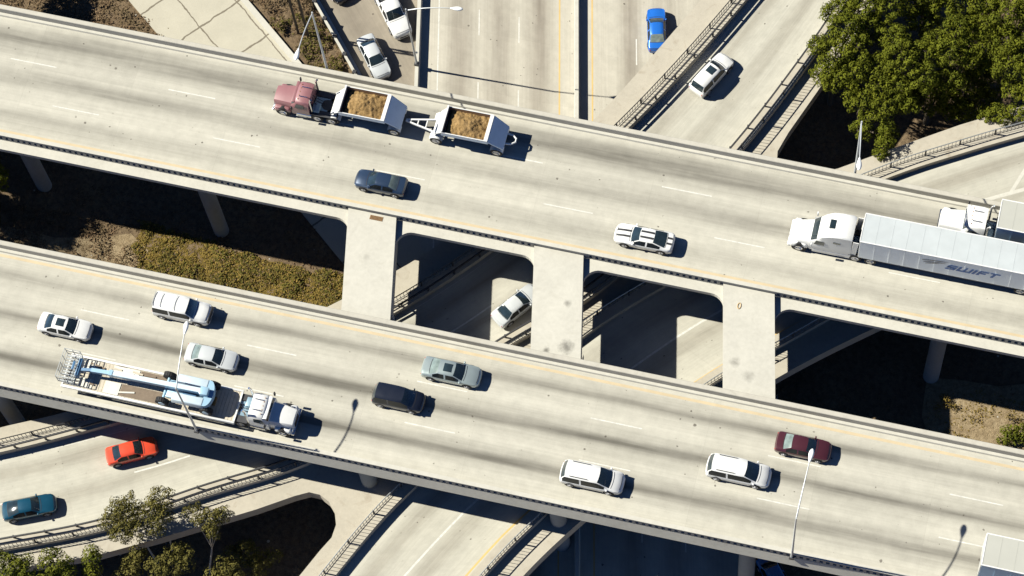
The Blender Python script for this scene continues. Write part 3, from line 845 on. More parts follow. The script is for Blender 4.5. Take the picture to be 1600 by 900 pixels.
    for i in range(len(secs) - 1):
        f0, f1 = st[i][0], st[i + 1][0]; fm = (f0 + f1) / 2
        for j in range(NP - 1):
            jj = min(j, NP - 2 - j)       # strip index counted from the sill
            key = 'b'
            if jj >= 6:
                if rf - 1e-4 < f0 and f1 < cw + 1e-4: key = 'w'
                elif rb - 1e-4 < f0 and f1 < rt + 1e-4: key = 'r'
            elif jj == 4 and rt - (rt - rb) * .75 - .01 < f0 and f1 < cw - (cw - rf) * .2 and not (abs(fm - mid) < .015) and st[i][4] > zb + .12 and st[i + 1][4] > zb + .12:
                key = 'R' if j < 8 else 'L'
            groups[key].append((i * NP + j, (i + 1) * NP + j, (i + 1) * NP + j + 1, i * NP + j + 1))
        groups['b'].append((i * NP + NP - 1, (i + 1) * NP + NP - 1, (i + 1) * NP, i * NP))
    groups['b'].append(tuple(range(NP))); groups['b'].append(tuple((len(secs) - 1) * NP + q for q in reversed(range(NP))))
    def mk(key, nm, m, sm=30):
        used = sorted({q for f in groups[key] for q in f}); mp = {q: a for a, q in enumerate(used)}
        b = MB(); b.v = [allv[q] for q in used]; b.f = [tuple(mp[q] for q in f) for f in groups[key]]
        if b.f: return b.build(nm, m, t, sm, fix=(key == 'b'))
    mk('b', 'body', mat, 38)
    mk('w', 'windscreen', screen or m_glass, 60); mk('r', 'rear_window', rearglass or m_glass, 60)
    mk('L', 'side_windows', m_glass_s, 60); mk('R', 'side_windows', m_glass_s, 60)
    r = (.325 if not boxy else .36) * (1 if L < 4.7 else 1.05)
    for fx in (.175 if kind != 'pickup' else .2, .815):
        for s_ in (-1, 1):
            MB().cyl((X(fx), s_ * (hw * .985 - .04), r + .03), (0, 1, 0), r + .075, .09, 22).build('wheel_arch', m_under, t, 40)
            wheel(t, X(fx), s_ * (hw - .085), r, .2)
    MB().box(X(.03), X(.97), -hw * .82, hw * .82, .14, .32).build('underbody', m_under, t)
    for s_ in (-1, 1):
        MB().box(X(cw - .035), X(cw - .005), s_ * (hw + .005) - .075, s_ * (hw + .005) + .075, zb + .0, zb + .12, .03).build('wing_mirror', mat, t, 50)
        a = Vector((X(.962), s_ * hw * .70, zn * .86)); MB().box(-.11, .10, -.13, .13, -.05, .05, .03, m=Matrix.Translation(a) @ Matrix.Rotation(s_ * R(-28), 4, 'Z')).build('headlight', m_headl, t, 50)
        a = Vector((X(.016), s_ * hw * .68, tail_lo * .86)); MB().box(-.07, .08, -.14, .14, -.06, .07, .02, m=Matrix.Translation(a) @ Matrix.Rotation(s_ * R(22), 4, 'Z')).build('tail_light', m_taill, t, 50)
    zr = H * .967 + .042 * H
    if sunroof:
        MB().box(X(rf) - .82, X(rf) - .12, -rw * .56, rw * .56, zr - .05, zr + .008, .015).build('sunroof', m_glass, t, 40)
    if rails:
        for s_ in (-1, 1): MB().bar((X(rt) + .3, s_ * rw * .86, H + .02), (X(rf) - .7, s_ * rw * .86, H + .02), .045).build('roof_rail', m_trim, t)
    if wipers:
        b = MB()
        for s_ in (-.25, .35): b.bar((X(cw) + .03, s_ * hw, zh + .03), (X(cw) - .18, s_ * hw + .45, zh + .17), .025)
        b.build('wipers', m_trim, t)
    # black seam of the bonnet and the lower grille
    MB().box(X(.985), X(1.0) + bow_x(k, L) * .8, -hw * .42, hw * .42, zn * .36, zn * .56, .02).build('grille', m_trim, t)
    for f_, wq in ((cw + .022, .74), (.955, .62)) + (((rb - .012, .74), ) if rb > .06 else ()):
        lo = [surf(st, X, k, L, hw, f_, hw * wq * (q / 6 - 1)) for q in range(13)]; hi = [surf(st, X, k, L, hw, f_ + .035 / L, hw * wq * (q / 6 - 1)) for q in range(13)]
        b = MB(); b.v = lo + hi; b.f = [(q, q + 1, 14 + q, 13 + q) for q in range(12)]
        b.build('panel_seam', m_trim, t, 60, fix=False)
    if stripes:
        b = MB()
        for s_ in (-1, 1):
            for (fa, fb) in stripes:
                pts = []
                for q in range(13):
                    f = fa + (fb - fa) * q / 12
                    pts.append(f)
                lo = [surf(st, X, k, L, hw, f, s_ * hw * .27 - .09) for f in pts]; hi = [surf(st, X, k, L, hw, f, s_ * hw * .27 + .09) for f in pts]
                n_ = len(b.v); b.v += lo + hi
                b.f += [(n_ + i, n_ + i + 1, n_ + 13 + i + 1, n_ + 13 + i) for i in range(12)]
        b.build('racing_stripes', m_trim, t, 40, fix=False)
    return t, X, (hw, zb, zt, zh, zr, rw)
def bow_x(k, L): return k['bow'] * L * .95
def surf(st, X, k, L, hw, f, y):
    """a point 8 mm above the top surface"""
    for i in range(len(st) - 1):
        if st[i][0] <= f <= st[i + 1][0]:
            q = (f - st[i][0]) / max(1e-6, st[i + 1][0] - st[i][0])
            def top(s_):
                a = abs(y); tw, tz, cr = s_[3], s_[4], s_[5]
                return tz + cr * (1 - .25 * a / (tw * .5)) if a < tw * .5 else tz + cr * .75 * (1 - (a - tw * .5) / (tw * .43))
            z = top(st[i]) * (1 - q) + top(st[i + 1]) * q
            e = 1 - (y / hw) ** 2
            bow = k['bow'] * L * (1.5 if f > .5 else -1.15) * e * .55
            return (X(f) + bow, y, z + .012)
    return (X(f), y, 1)

c_white = paint('white_car_paint', (.62, .62, .62)); c_pearl = paint('pearl_car_paint', (.50, .52, .54), .1)
c_silver = paint('silver_car_paint', (.46, .48, .50), .45, .35); c_sgreen = paint('silver_green_car_paint', (.33, .39, .40), .45, .35)
c_navy = paint('dark_blue_car_paint', (.022, .042, .085), .3); c_black = paint('blue_black_car_paint', (.012, .016, .03), .2)
c_maroon = paint('maroon_car_paint', (.075, .02, .03), .25); c_red = paint('orange_red_car_paint', (.60, .065, .03), 0)
c_teal = paint('teal_car_paint', (.006, .06, .11), .2); c_blue = paint('bright_blue_car_paint', (.015, .13, .52), .15)
c_blue2 = paint('deep_blue_car_paint', (.02, .16, .42), .15)
def yaw_px(a, b, z):
    d = at(*b, z) - at(*a, z); return math.atan2(d.y, d.x)
GU, GL, GR = 'cars on the upper overpass', 'cars on the lower overpass', 'cars on the ramp'
car('sedan', 'dark blue sedan on the upper overpass behind the dump truck', 'car', 'sedan', 595, 284, 0, PI, 4.25, 1.72, 1.40, c_navy, GU, rearglass=m_glass_l)
car('coupe', 'white coupe with two black racing stripes on the upper overpass', 'car', 'coupe', 1007, 371, 0, PI, 4.75, 1.84, 1.36, c_white, GU, stripes=[(.02, .115), (.345, .535), (.705, .96)])
car('sedan', 'white sedan with a dark sunroof at the left end of the lower overpass', 'car', 'sedan', 101, 509, 0, 0, 4.35, 1.74, 1.38, c_white, GL, sunroof=True)
car('sport_utility_vehicle', 'boxy white SUV with a black nose guard on the lower overpass, under a lamp head', 'SUV', 'suv', 284, 481, 0, 0, 4.75, 1.90, 1.80, c_white, GL)
car('sedan', 'plain white sedan with a pale rear window beside the boom lift truck', 'car', 'sedan', 330, 557, 0, 0, 4.25, 1.74, 1.40, c_pearl, GL, rearglass=m_glass_l)
car('sedan', 'silver-green sedan with a dark sunroof beside the dark minivan', 'car', 'sedan', 705, 580, 0, 0, 4.70, 1.80, 1.42, c_sgreen, GL, sunroof=True, rearglass=m_glass_l)
car('minivan', 'blue-black minivan in the middle of the lower overpass', 'minivan', 'van', 622, 620, 0, 0, 4.05, 1.76, 1.66, c_black, GL)
car('minivan', 'white minivan nearest to the balustrade, left of the other white minivan', 'minivan', 'van', 925, 744, 0, 0, 4.85, 1.90, 1.68, c_white, GL, rails=True)
car('minivan', 'white minivan beside the maroon sedan, in the middle lane', 'minivan', 'van', 1154, 734, 0, 0, 4.85, 1.90, 1.68, c_white, GL, rails=True)
car('sedan', 'maroon sedan at the right of the lower overpass under a lamp head', 'car', 'sedan', 1255, 697, 0, 0, 4.25, 1.74, 1.40, c_maroon, GL, rearglass=m_glass_l)
car('station_wagon', 'silver-white wagon with a dark sunroof on the ramp by the trees', 'car', 'wagon', 1112, 114, ZB, yaw_px((1092, 136), (1133, 92), ZB), 4.35, 1.76, 1.52, c_white, GR, sunroof=True)
car('sedan', 'white sedan on the ramp, partly hidden under the middle connecting slab', 'car', 'sedan', 807, 476, ZB, yaw_px((777, 500), (833, 455), ZB), 4.4, 1.76, 1.38, c_pearl, GR)
car('sedan', 'orange-red sedan on the ramp at lower left', 'car', 'sedan', 205, 704, ZB, yaw_px((170, 712), (240, 694), ZB), 4.15, 1.68, 1.36, c_red, GR)
car('coupe', 'teal coupe at the left edge of the ramp behind the orange-red car', 'car', 'coupe', 45, 792, ZB, yaw_px((8, 798), (86, 783), ZB), 4.3, 1.70, 1.32, c_teal, GR)
fy = math.atan2(1, -.242)
car('sedan', 'bright blue car on the lower freeway beside the ramp', 'car', 'sedan', 1026, 45, ZC, fy + R(1), 4.3, 1.72, 1.38, c_blue, None, rearglass=m_glass_l)
car('sedan', 'white sedan coming down the on-ramp next to the guard rail', 'car', 'sedan', 584, 87, ZC, yaw_px((572, 56), (603, 118), ZC), 4.5, 1.76, 1.40, c_pearl, 'cars on the on-ramp')
car('sedan', 'dark car at the top edge of the on-ramp, only its nose in view', 'car', 'sedan', 521, -30, ZC, yaw_px((500, -64), (541, 5), ZC), 4.4, 1.76, 1.40, c_black, 'cars on the on-ramp')
car('pickup_truck', 'white pickup truck with an open bed on the on-ramp beside the wall', 'pickup', 'pickup', 612, 14, ZC, yaw_px((594, -28), (634, 54), ZC), 5.6, 1.95, 1.80, c_white, 'cars on the on-ramp')
car('sedan', 'deep blue car in the shade beside the tall column at the bottom edge', 'car', 'sedan', 1213, 905, ZC, fy + PI + R(25), 4.4, 1.76, 1.40, c_blue2, None)

# extra fittings that single cars have
def find(label): return next(o for o in COL.objects if o.get('label', '').startswith(label))
s_ = find('boxy white SUV')
MB().box(2.32, 2.46, -.72, .72, .45, .95, .05).build('nose_guard', m_trim, s_, 40)
b = MB(); b.bar((-2.25, -.62, 1.84), (-2.25, .62, 1.84), .04); b.bar((-1.6, -.62, 1.845), (-1.6, .62, 1.845), .03); b.bar((-.4, -.66, 1.85), (-.4, .66, 1.85), .03)
b.build('roof_ribs', m_steel, s_)
s_ = find('white pickup truck')
MB().box(-2.65, -.68, -.78, .78, .95, 1.052, 0).build('bed_floor', m_trim, s_)
for sd in (-1, 1): MB().box(-2.7, -.66, sd * .86 - .09, sd * .86 + .09, .95, 1.22, .03).build('bed_side', c_white, s_, 40)
MB().box(-2.76, -2.66, -.85, .85, .9, 1.2, .03).build('tailgate', c_white, s_, 40)
MB().box(-.75, -.58, -.86, .86, 1.05, 1.5, .03).build('headache_rack', m_lampw, s_, 40)

# ------------------------------------------------------------------ trucks
t_white = paint('white_truck_paint', (.64, .64, .635)); t_red = paint('faded_red_truck_paint', (.23, .102, .112), 0, .45)
t_grey = plain('trailer_side_aluminium', (.84, .87, .88), .45, .05, .1, 1)
t_roof = plain('trailer_roof_white', (.40, .43, .45), .6, 0, .16, .6)
t_pale = plain('trailer_roof_pale', (.37, .37, .34), .6, 0, .08, .6)
m_bluesteel = plain('blue_grey_steel', (.22, .32, .40), .4, .3, .2, 3)
t_blue = plain('trailer_side_blue', (.36, .52, .68), .5, .1, .12, 1)
t_lblue = plain('hopper_shade_blue_paint', (.60, .68, .76), .5, 0, .12, 1.5)  # pale paint with the blue of the shaded rear slope put into it
m_amber = plain('amber_lens', (.30, .14, .04), .3)
def truck_wheels(t, x, wy, dual=True, r=.50):
    for s in (-1, 1):
        wheel(t, x, s * wy, r, .55 if dual else .3)
def tractor(name, label, kind, x0, y0, yaw, paintm, L=6.4, sleeper=False, group=None, hoodL=1.75, cabL=1.6, roofz=2.65):
    """x = 0 at the front bumper, the tractor runs back towards -x"""
    t = thing(name, label, 'truck', (x0, y0, .006), yaw, group)
    W = 1.18
    hz, cz = 1.75, 1.95
    # hood: tapered, with separate fenders
    def ring(x, w_, zb, zt, cr=.06):
        half = [(w_ * .98, zb), (w_, (zb + zt) / 2), (w_ * .96, zt - .16), (w_ * .84, zt - .02), (w_ * .42, zt + cr * .7), (0, zt + cr)]
        return [(x, -y, z) for y, z in half] + [(x, y, z) for y, z in reversed(half[:-1])]
    if sleeper:
        hood = [ring(.0, .50, .55, 1.12), ring(-.06, .74, .45, 1.3), ring(-.35, .92, .45, 1.45), ring(-.95, 1.02, .45, 1.6), ring(-hoodL, 1.08, .45, 1.82)]
    else:
        hood = [ring(.0, .66, .55, 1.42), ring(-.07, .78, .5, 1.58), ring(-.5, .84, .5, 1.68), ring(-1.1, .92, .5, 1.76), ring(-hoodL, .98, .5, 1.84)]
    MB().loft(hood).build('hood', paintm, t, 40)
    for s in (-1, 1):
        b = MB()
        b.box(-1.62, -.06, s * .98 - .23, s * .98 + .23, .52, 1.12, .17, seg=3, tx=.12)
        b.build('fender', paintm, t, 50)
        MB().cyl((-.88, s * 1.055, .52), (0, 1, 0), .62, .30, 22).build('wheel_arch', m_under, t, 40)
        MB().box(-.22, -.04, s * .92 - .12, s * .92 + .12, .74, .95, .05).build('headlight', m_headl, t, 40)
    MB().box(-.20, .10, -1.16, 1.16, .34, .66, .08).build('bumper', m_chrome if not sleeper else paintm, t, 40)
    MB().box(-.04, .055, -.48, .48, .68, 1.28, .03).build('grille', m_trim if not sleeper else paintm, t, 40)
    # cab
    xc = -hoodL
    def cab(x, w_, zt, cr=.05, zb=.6):
        half = [(1.16, zb), (1.2, 1.2), (1.17, cz - .15), (w_, zt - .14), (w_ * .9, zt - .02), (w_ * .5, zt + cr * .7), (0, zt + cr)]
        return [(x, -y, z) for y, z in half] + [(x, y, z) for y, z in reversed(half[:-1])]
    if sleeper:
        cs = [cab(xc + .03, .96, 1.98, .03), cab(xc - .55, 1.02, 2.62), cab(xc - .95, 1.08, 3.1), cab(xc - 1.5, 1.12, 3.5), cab(xc - 2.2, 1.14, 3.68), cab(xc - 3.05, 1.14, 3.7), cab(xc - 3.35, 1.12, 3.55)]
    else:
        cs = [cab(xc + .03, .94, 2.0, .03), cab(xc - .32, 1.0, roofz - .1), cab(xc - .5, 1.04, roofz), cab(xc - cabL * .8, 1.06, roofz + .02), cab(xc - cabL, 1.04, roofz - .06)]
    MB().loft(cs).build('cab', paintm, t, 38)
    # windscreen laid on the sloped front of the cab
    a, c = cs[0], cs[1]
    if not sleeper: c = cs[1]
    def lift(p, q=.015): return (p[0] + q, p[1], p[2] + q)
    def lerp(p, q, k): return tuple(p[i] * (1 - k) + q[i] * k for i in range(3))
    NPc = len(a); b = MB(); lo = [lift(lerp(a[j], c[j], .08)) for j in range(3, NPc - 3)]; hi = [lift(lerp(a[j], c[j], .92)) for j in range(3, NPc - 3)]
    b.v = lo + hi; n = len(lo); b.f = [(i, i + 1, n + i + 1, n + i) for i in range(n - 1)]
    b.build('windscreen', m_glass, t, 60)
    for s in (-1, 1):
        b = MB(); xa, xb = xc - .3, xc - 1.15
        b.add([(xa, s * 1.192, cz - .18), (xb, s * 1.196, cz - .18), (xb, s * (1.13 if not sleeper else 1.155), cz + .36), (xa - .18, s * (1.09 if not sleeper else 1.11), cz + .36)], [(0, 1, 2, 3)])
        b.add([(xa, s * 1.202, cz - .18), (xb, s * 1.206, cz - .18), (xb, s * (1.14 if not sleeper else 1.165), cz + .36), (xa - .18, s * (1.10 if not sleeper else 1.12), cz + .36)], [(0, 1, 2, 3)])
        b.build('side_window', m_glass, t)
        if sleeper:
            MB().box(xc - 2.45, xc - 1.85, s * 1.165 - .012, s * 1.165 + .012, 2.42, 2.68).build('sleeper_window', m_glass, t)
            MB().box(xc - 3.75, xc - 3.3, s * 1.13 - .03, s * 1.13 + .03, .9, 3.35, .02, sx=-.15).build('side_fairing', paintm, t)
            MB().box(xc - 3.4, xc - .2, s * 1.15 - .05, s * 1.15 + .05, .32, .78, .03).build('side_skirt', paintm, t)
        else:
            MB().cyl((xc - 1.0, s * .95, .62), (1, 0, 0), .31, 1.3, 18, bev=.05).build('fuel_tank', m_chrome, t, 40)
            MB().box(xc - 1.2, xc - .3, s * 1.16 - .1, s * 1.16 + .1, .42, .5, .01).build('step', m_steel, t)
        MB().box(xc - .2, xc - .08, s * 1.42 - .1, s * 1.42 + .1, 1.75, 2.25, .03).build('mirror', m_trim if not sleeper else paintm, t, 40)
    if sleeper:
        MB().box(xc - 1.75, xc - 1.3, -.4, .4, 3.50, 3.66, .02, sx=-.06).build('roof_hatch', m_glass, t)
    else:
        for y in (-.7, -.35, 0, .35, .7): MB().box(xc - .62, xc - .54, y - .04, y + .04, roofz + .02, roofz + .08, .02).build('marker_light', m_amber, t, 40)
        for y in (-.45, .45): MB().cyl((xc - 1.0, y, roofz + .1), (1, 0, 0), .045, .7, 10).build('air_horn', m_chrome, t, 40)
        for s in (-1, 1):
            MB().tube([(xc - cabL - .2, s * .98, .7), (xc - cabL - .2, s * .98, 3.1), (xc - cabL - .35, s * .98, 3.35)], .085, 10).build('exhaust_stack', m_chrome, t, 40)
        MB().box(xc - .34, xc - .06, -.99, .99, roofz - .16, roofz - .08, .02, sx=.0).build('sun_visor', paintm, t, 40)
    xe = -L
    # frame, decking, axles
    b = MB()
    for s in (-1, 1): b.box(xe, -1.0, s * .43 - .05, s * .43 + .05, .62, .9)
    for k in range(6): b.box(xe + .1 + k * .7, xe + .25 + k * .7, -.38, .38, .7, .84)
    b.build('frame_rails', m_under, t)
    MB().cyl((xe + 1.15, 0, .98), (0, 0, 1), .5, .1, 20).build('fifth_wheel', m_dsteel, t, 40)
    xcab = xc - (3.3 if sleeper else cabL)
    MB().box(xcab - 1.35, xcab - .12, -.62, .62, .92, 1.02, .02).build('deck_plate', m_bluesteel, t)
    MB().box(xcab - .75, xcab - .1, .15, .95, 1.0, 1.35, .05).build('tool_box', m_bluesteel, t, 40)
    b = MB()
    for y in (-.2, 0, .2):
        b.tube([(xcab - .02, y, 1.9), (xcab - .35, y * 1.4, 1.35), (xcab - .8, y * 1.1, 1.15), (xcab - 1.15, y, 1.5)], .03, 6)
    b.build('air_hoses', plain('hose_blue', (.05, .12, .3), .5) if sleeper else m_trim, t)
    wheel(t, -.88, -1.09, .5, .3, rim=m_chrome); wheel(t, -.88, 1.09, .5, .3, rim=m_chrome)
    for q in (.55, 1.8):
        truck_wheels(t, xe + q, .93)
    for s in (-1, 1): MB().box(xe + .0, xe + 2.4, s * .93 - .28, s * .93 + .28, 1.05, 1.09, .01).build('mud_guard', m_dsteel, t)
    return t, xc

def box_trailer(name, label, x0, y0, yaw, L, roofm, sidem, group=None, W=1.3, H=4.1, blanket=None):
    """x = 0 at the front wall, runs back to -L"""
    t = thing(name, label, 'trailer', (x0, y0, .006), yaw, group)
    zb = 1.12
    for s in (-1, 1):
        b = MB(); b.box(-L + .06, -.06, s * (W - .03) - .025, s * (W - .03) + .025, zb, H - .06)
        x = -1.25
        while x > -L + .5:
            b.box(x - .03, x + .03, s * (W + .004) - .01, s * (W + .004) + .01, zb + .05, H - .1); x -= 1.22
        b.build('side_wall', sidem, t)
    MB().box(-L + .06, -.06, -W + .06, W - .06, H - .07, H - .012, 0).build('roof', roofm, t)
    b = MB()
    for s in (-1, 1): b.box(-L, 0, s * (W - .03) - .05, s * (W - .03) + .05, H - .055, H + .012, .015)
    b.box(-.06, .02, -W + .08, W - .08, H - .06, H + .012, .015); b.box(-L, -L + .08, -W + .08, W - .08, H - .06, H + .012, .015)
    b.build('roof_frame', t_white, t)
    b = MB(); x = -1.2
    while x > -L + .6: b.box(x - .03, x + .03, -W + .1, W - .1, H - .02, H - .004); x -= 1.22
    b.build('roof_seams', roofm, t)
    MB().box(-.06, .0, -W + .06, W - .06, zb, H - .07).build('front_wall', t_white, t)
    for s in (-1, 1): MB().box(-L - .02, -L + .05, s * W / 2 - W / 2 + .03, s * W / 2 + W / 2 - .03, zb, H - .07).build('rear_door', t_white, t)
    MB().box(-L + .05, -.05, -W + .02, W - .02, zb - .16, zb - .002).build('floor', m_under, t)
    b = MB()
    for s in (-1, 1):
        b.box(-3.0, -2.8, s * .75 - .06, s * .75 + .06, .25, zb - .165)
    b.build('landing_gear', m_dsteel, t)
    for q in (1.4, 2.7): truck_wheels(t, -L + q, .95)
    MB().box(-L + .1, -L + .2, -1.1, 1.1, .45, .58).build('bumper_bar', m_steel, t)
    return t

# white semi with a long lettered trailer, westbound
tr, xc = tractor('semi_tractor', 'white sleeper tractor with a dark roof hatch pulling the long lettered trailer', 'x', 21.15, 9.55, PI, t_white, L=7.3, sleeper=True, group='semi tractors')
tl = box_trailer('semi_trailer', 'long white trailer with blue lettering on its grey side on the upper overpass', 26.85, 9.55, PI, 15.9, t_roof, t_grey, 'box trailers')
# a strip of weathered grey along the far edge of the roof and the lettering on the near side (local +y is the near side)
LETTERS = {   # strokes on a 1 x 1 field: (x0, y0, x1, y1)
    'S': [(0, .78, 1, 1), (0, .42, .3, .775), (0, .39, 1, .61), (.7, .225, 1, .385), (0, 0, 1, .22)],
    'W': [(0, .24, .26, 1), (0, 0, 1.5, .235), (.62, .24, .88, 1), (1.24, .24, 1.5, 1)],
    'I': [(0, 0, .3, 1)],
    'F': [(0, 0, .3, .775), (0, .78, 1, 1), (.305, .36, .85, .58)],
    'T': [(.36, 0, .66, .775), (0, .78, 1.05, 1)]}
def lettering(par, text, x, z, h, y, mat, shear=.38, wd=.92):
    cx = 0
    for ch in text:
        b = MB(); w_ = max(q[2] for q in LETTERS[ch])
        for (x0, y0, x1, y1) in LETTERS[ch]:
            P = lambda u, v: (x - (cx + u * wd * h + v * h * shear), y, z + v * h)
            P2_ = lambda u, v: (x - (cx + u * wd * h + v * h * shear), y - .008, z + v * h)
            b.add([P(x0, y0), P(x1, y0), P(x1, y1), P(x0, y1), P2_(x0, y0), P2_(x1, y0), P2_(x1, y1), P2_(x0, y1)], [(0, 1, 2, 3), (0, 4, 5, 1), (1, 5, 6, 2), (2, 6, 7, 3), (3, 7, 4, 0)])
        b.build('letter', mat, par)
        cx += (w_ + .16) * wd * h
m_blue_ink = plain('blue_lettering', (.03, .11, .32), .5, 0, .05)
m_grey_ink = plain('grey_brown_emblem', (.30, .28, .25), .5, 0, .15)
a = at(1476, 419, 2.5)
lettering(tl, 'SWIFT', 26.85 - a.x, 2.28, .82, 1.324, m_blue_ink)
b = MB(); e = at(1440, 408, 3.2); ex = 26.85 - e.x
for k, (z0, ln, th) in enumerate(((3.32, 2.1, .10), (3.02, 1.8, .10), (2.76, 1.1, .08))):
    y = 1.322; n = 10; lo = []; hi = []
    for i in range(n + 1):
        q = i / n; x = ex - .15 * k - ln * q; zc = z0 - .02 + .16 * q - .35 * (1 - q) ** 2 * .5; h = th * math.sin(PI * min(1, .12 + q * .88)) ** .7 * .6 + .01
        lo.append((x, y, zc - h)); hi.append((x, y, zc + h))
    m0 = len(b.v); b.v += lo + hi; b.f += [(m0 + i, m0 + i + 1, m0 + n + 2 + i, m0 + n + 1 + i) for i in range(n)]
b.build('emblem', m_grey_ink, tl)

# second white truck, beside it
tractor('day_cab_tractor', 'white day cab tractor ahead of the pale roofed trailer with a blue side', 'x', 32.65, 13.05, PI, t_white, L=6.9, group='semi tractors', hoodL=1.95, cabL=1.75, roofz=2.8)
box_trailer('semi_trailer', 'pale roofed trailer with a blue side at the right edge of the upper overpass', 37.2, 13.1, PI, 13.0, t_pale, t_blue, 'box trailers')
# trailer leaving the view at the lower right
box_trailer('semi_trailer', 'pale roofed trailer at the lower right corner, its rear doors in view', 53.0, -14.85, 0, 12.15, t_pale, t_blue, 'box trailers')

# bottom dump rig
tractor('dump_truck_tractor', 'faded red conventional tractor pulling the two sand hoppers', 'truck', -23.7, 12.55, PI, t_red, L=5.7, group=None, hoodL=1.75, cabL=1.55, roofz=2.55)
def hopper(label, x0, y0, drawbar, loop):
    t = thing('hopper_trailer', label, 'trailer', (x0, y0, .006), PI, 'sand hoppers')
    xf, xr, W, H = -.95, -4.90, 1.28, 2.48
    b = MB()
    # tapering tub
    def rect(x1, x2, w_, z): return [(x1, -w_, z), (x1, w_, z), (x2, w_, z), (x2, -w_, z)]
    b.loft([rect(xf, xr, W, H), rect(xf + .05, xr - .05, W, H - .45), rect(xf - .7, xr + .7, .62, .75)], cap=False)
    b.add(rect(xf - .7, xr + .7, .62, .75), [(0, 1, 2, 3)])
    b.build('tub', t_lblue, t)
    b = MB(); b.loft([rect(xf - .07, xr + .28, W - .09, H + .01), rect(xf - .12, xr + .3, W - .16, H - .7)], cap=False)
    b.build('liner', plain('rusty_liner', (.22, .14, .085), .85, 0, .3, 2), t)
    b = MB()
    for s in (-1, 1): b.box(xr, xf, s * (W - .035) - .038, s * (W - .035) + .038, H - .06, H + .05, .015)
    b.box(xr - .02, xr + .30, -W + .02, W - .02, H - .05, H + .052, .015); b.box(xf - .10, xf + .04, -W + .02, W - .02, H - .05, H + .26, .015)
    b.build('rim', t_white, t)
    # sloped covers over the axles: front one faces the sun
    b = MB(); b.loft([[(xf + .03, -1.2, H - .1), (xf + .03, 1.2, H - .1), (xf + .03, 1.2, H - .2), (xf + .03, -1.2, H - .2)], [(-.05, -1.02, 1.42), (-.05, 1.02, 1.42), (-.05, 1.02, 1.3), (-.05, -1.02, 1.3)]])
    b.build('front_apron', t_white, t)
    b = MB(); b.loft([[(xr - .03, -W, H - .08), (xr - .03, W, H - .08), (xr - .03, W, H - .2), (xr - .03, -W, H - .2)], [(-6.15, -1.12, 1.25), (-6.15, 1.12, 1.25), (-6.15, 1.12, 1.12), (-6.15, -1.12, 1.12)]])
    b.build('rear_apron', t_lblue, t)
    for x in (-.3, -5.55):
        for s in (-1, 1):
            wheel(t, x, s * .95, .52, .5)
            pts = [(x + .62 * math.cos(k), .52 + .62 * math.sin(k)) for k in [R(20 + 140 * i / 10) for i in range(11)]]
            f = MB(); n = len(pts)
            for w_ in (.62, 1.22): f.v += [(p[0], s * w_, p[1]) for p in pts]
            f.f = [(i, i + 1, n + i + 1, n + i) for i in range(n - 1)]
            f.build('fender', t_white, t, 50)
        MB().cyl((x, 0, .52), (0, 1, 0), .09, 1.5, 10).build('axle', m_under, t)
    b = MB()
    for s in (-1, 1): b.box(-5.9, -.1, s * .5 - .05, s * .5 + .05, .62, .8)
    b.build('frame', m_under, t)
    if drawbar:
        b = MB()
        for s in (-1, 1): b.bar((-.2, s * .62, .95), (2.55, s * .05, .95), .13, .15)
        for q in (.35, .62, .85): b.bar((-.2 + 2.75 * q, -.62 + .57 * q, .95), (-.2 + 2.75 * q, .62 - .57 * q, .95), .09)
        b.build('drawbar', t_white, t)
    if loop:
        b = MB(); b.tube([(-6.1, -.55, 1.0), (-6.6, -.5, 1.0), (-6.95, -.25, 1.0), (-6.95, .1, 1.0), (-6.6, .35, 1.0), (-6.1, .4, 1.0)], .085, 8)
        b.build('tow_loop', t_white, t, 60)
    # the load: a lumpy mound
    g = MB(); nx_, ny_ = 44, 30
    for j in range(ny_ + 1):
        for i in range(nx_ + 1):
            u, v = i / nx_, j / ny_; x = xf - .16 + (xr + .36 - xf + .16) * u; y = (-W + .13) + (2 * W - .26) * v
            e = max(abs(u - .5), abs(v - .5)) * 2
            z = H - .38 + .5 * math.cos((u - .46) * PI) * math.cos((v - .5) * PI * .9) * (1 - .25 * e)
            z += .10 * noise.noise(Vector((x * 2.2, y * 2.2, x0))) + .09 * noise.noise(Vector((x * 5, y * 5, x0))) + .06 * noise.noise(Vector((x * 11, y * 11, x0)))
            if u < .06: z -= .35 * (1 - u / .06)
            g.v.append((x, y, z))
    g.f = [(j * (nx_ + 1) + i, j * (nx_ + 1) + i + 1, (j + 1) * (nx_ + 1) + i + 1, (j + 1) * (nx_ + 1) + i) for j in range(ny_) for i in range(nx_)]
    o = g.build('sand_load', m_sand, None, 60)
    o.matrix_world = Matrix.Translation((x0, y0, .006)) @ Matrix.Rotation(PI, 4, 'Z')
    tag(o, ('heap of tan sand filling the front hopper behind the red tractor' if not drawbar else 'heap of tan sand filling the rear hopper with the white drawbar'), 'sand', 'loads of sand')
    return t
hopper('pale hopper trailer right behind the red tractor, filled with sand', -18.65, 12.65, False, False)
hopper('pale rear hopper trailer towed by a white ladder-like drawbar, filled with sand', -9.75, 12.62, True, True)

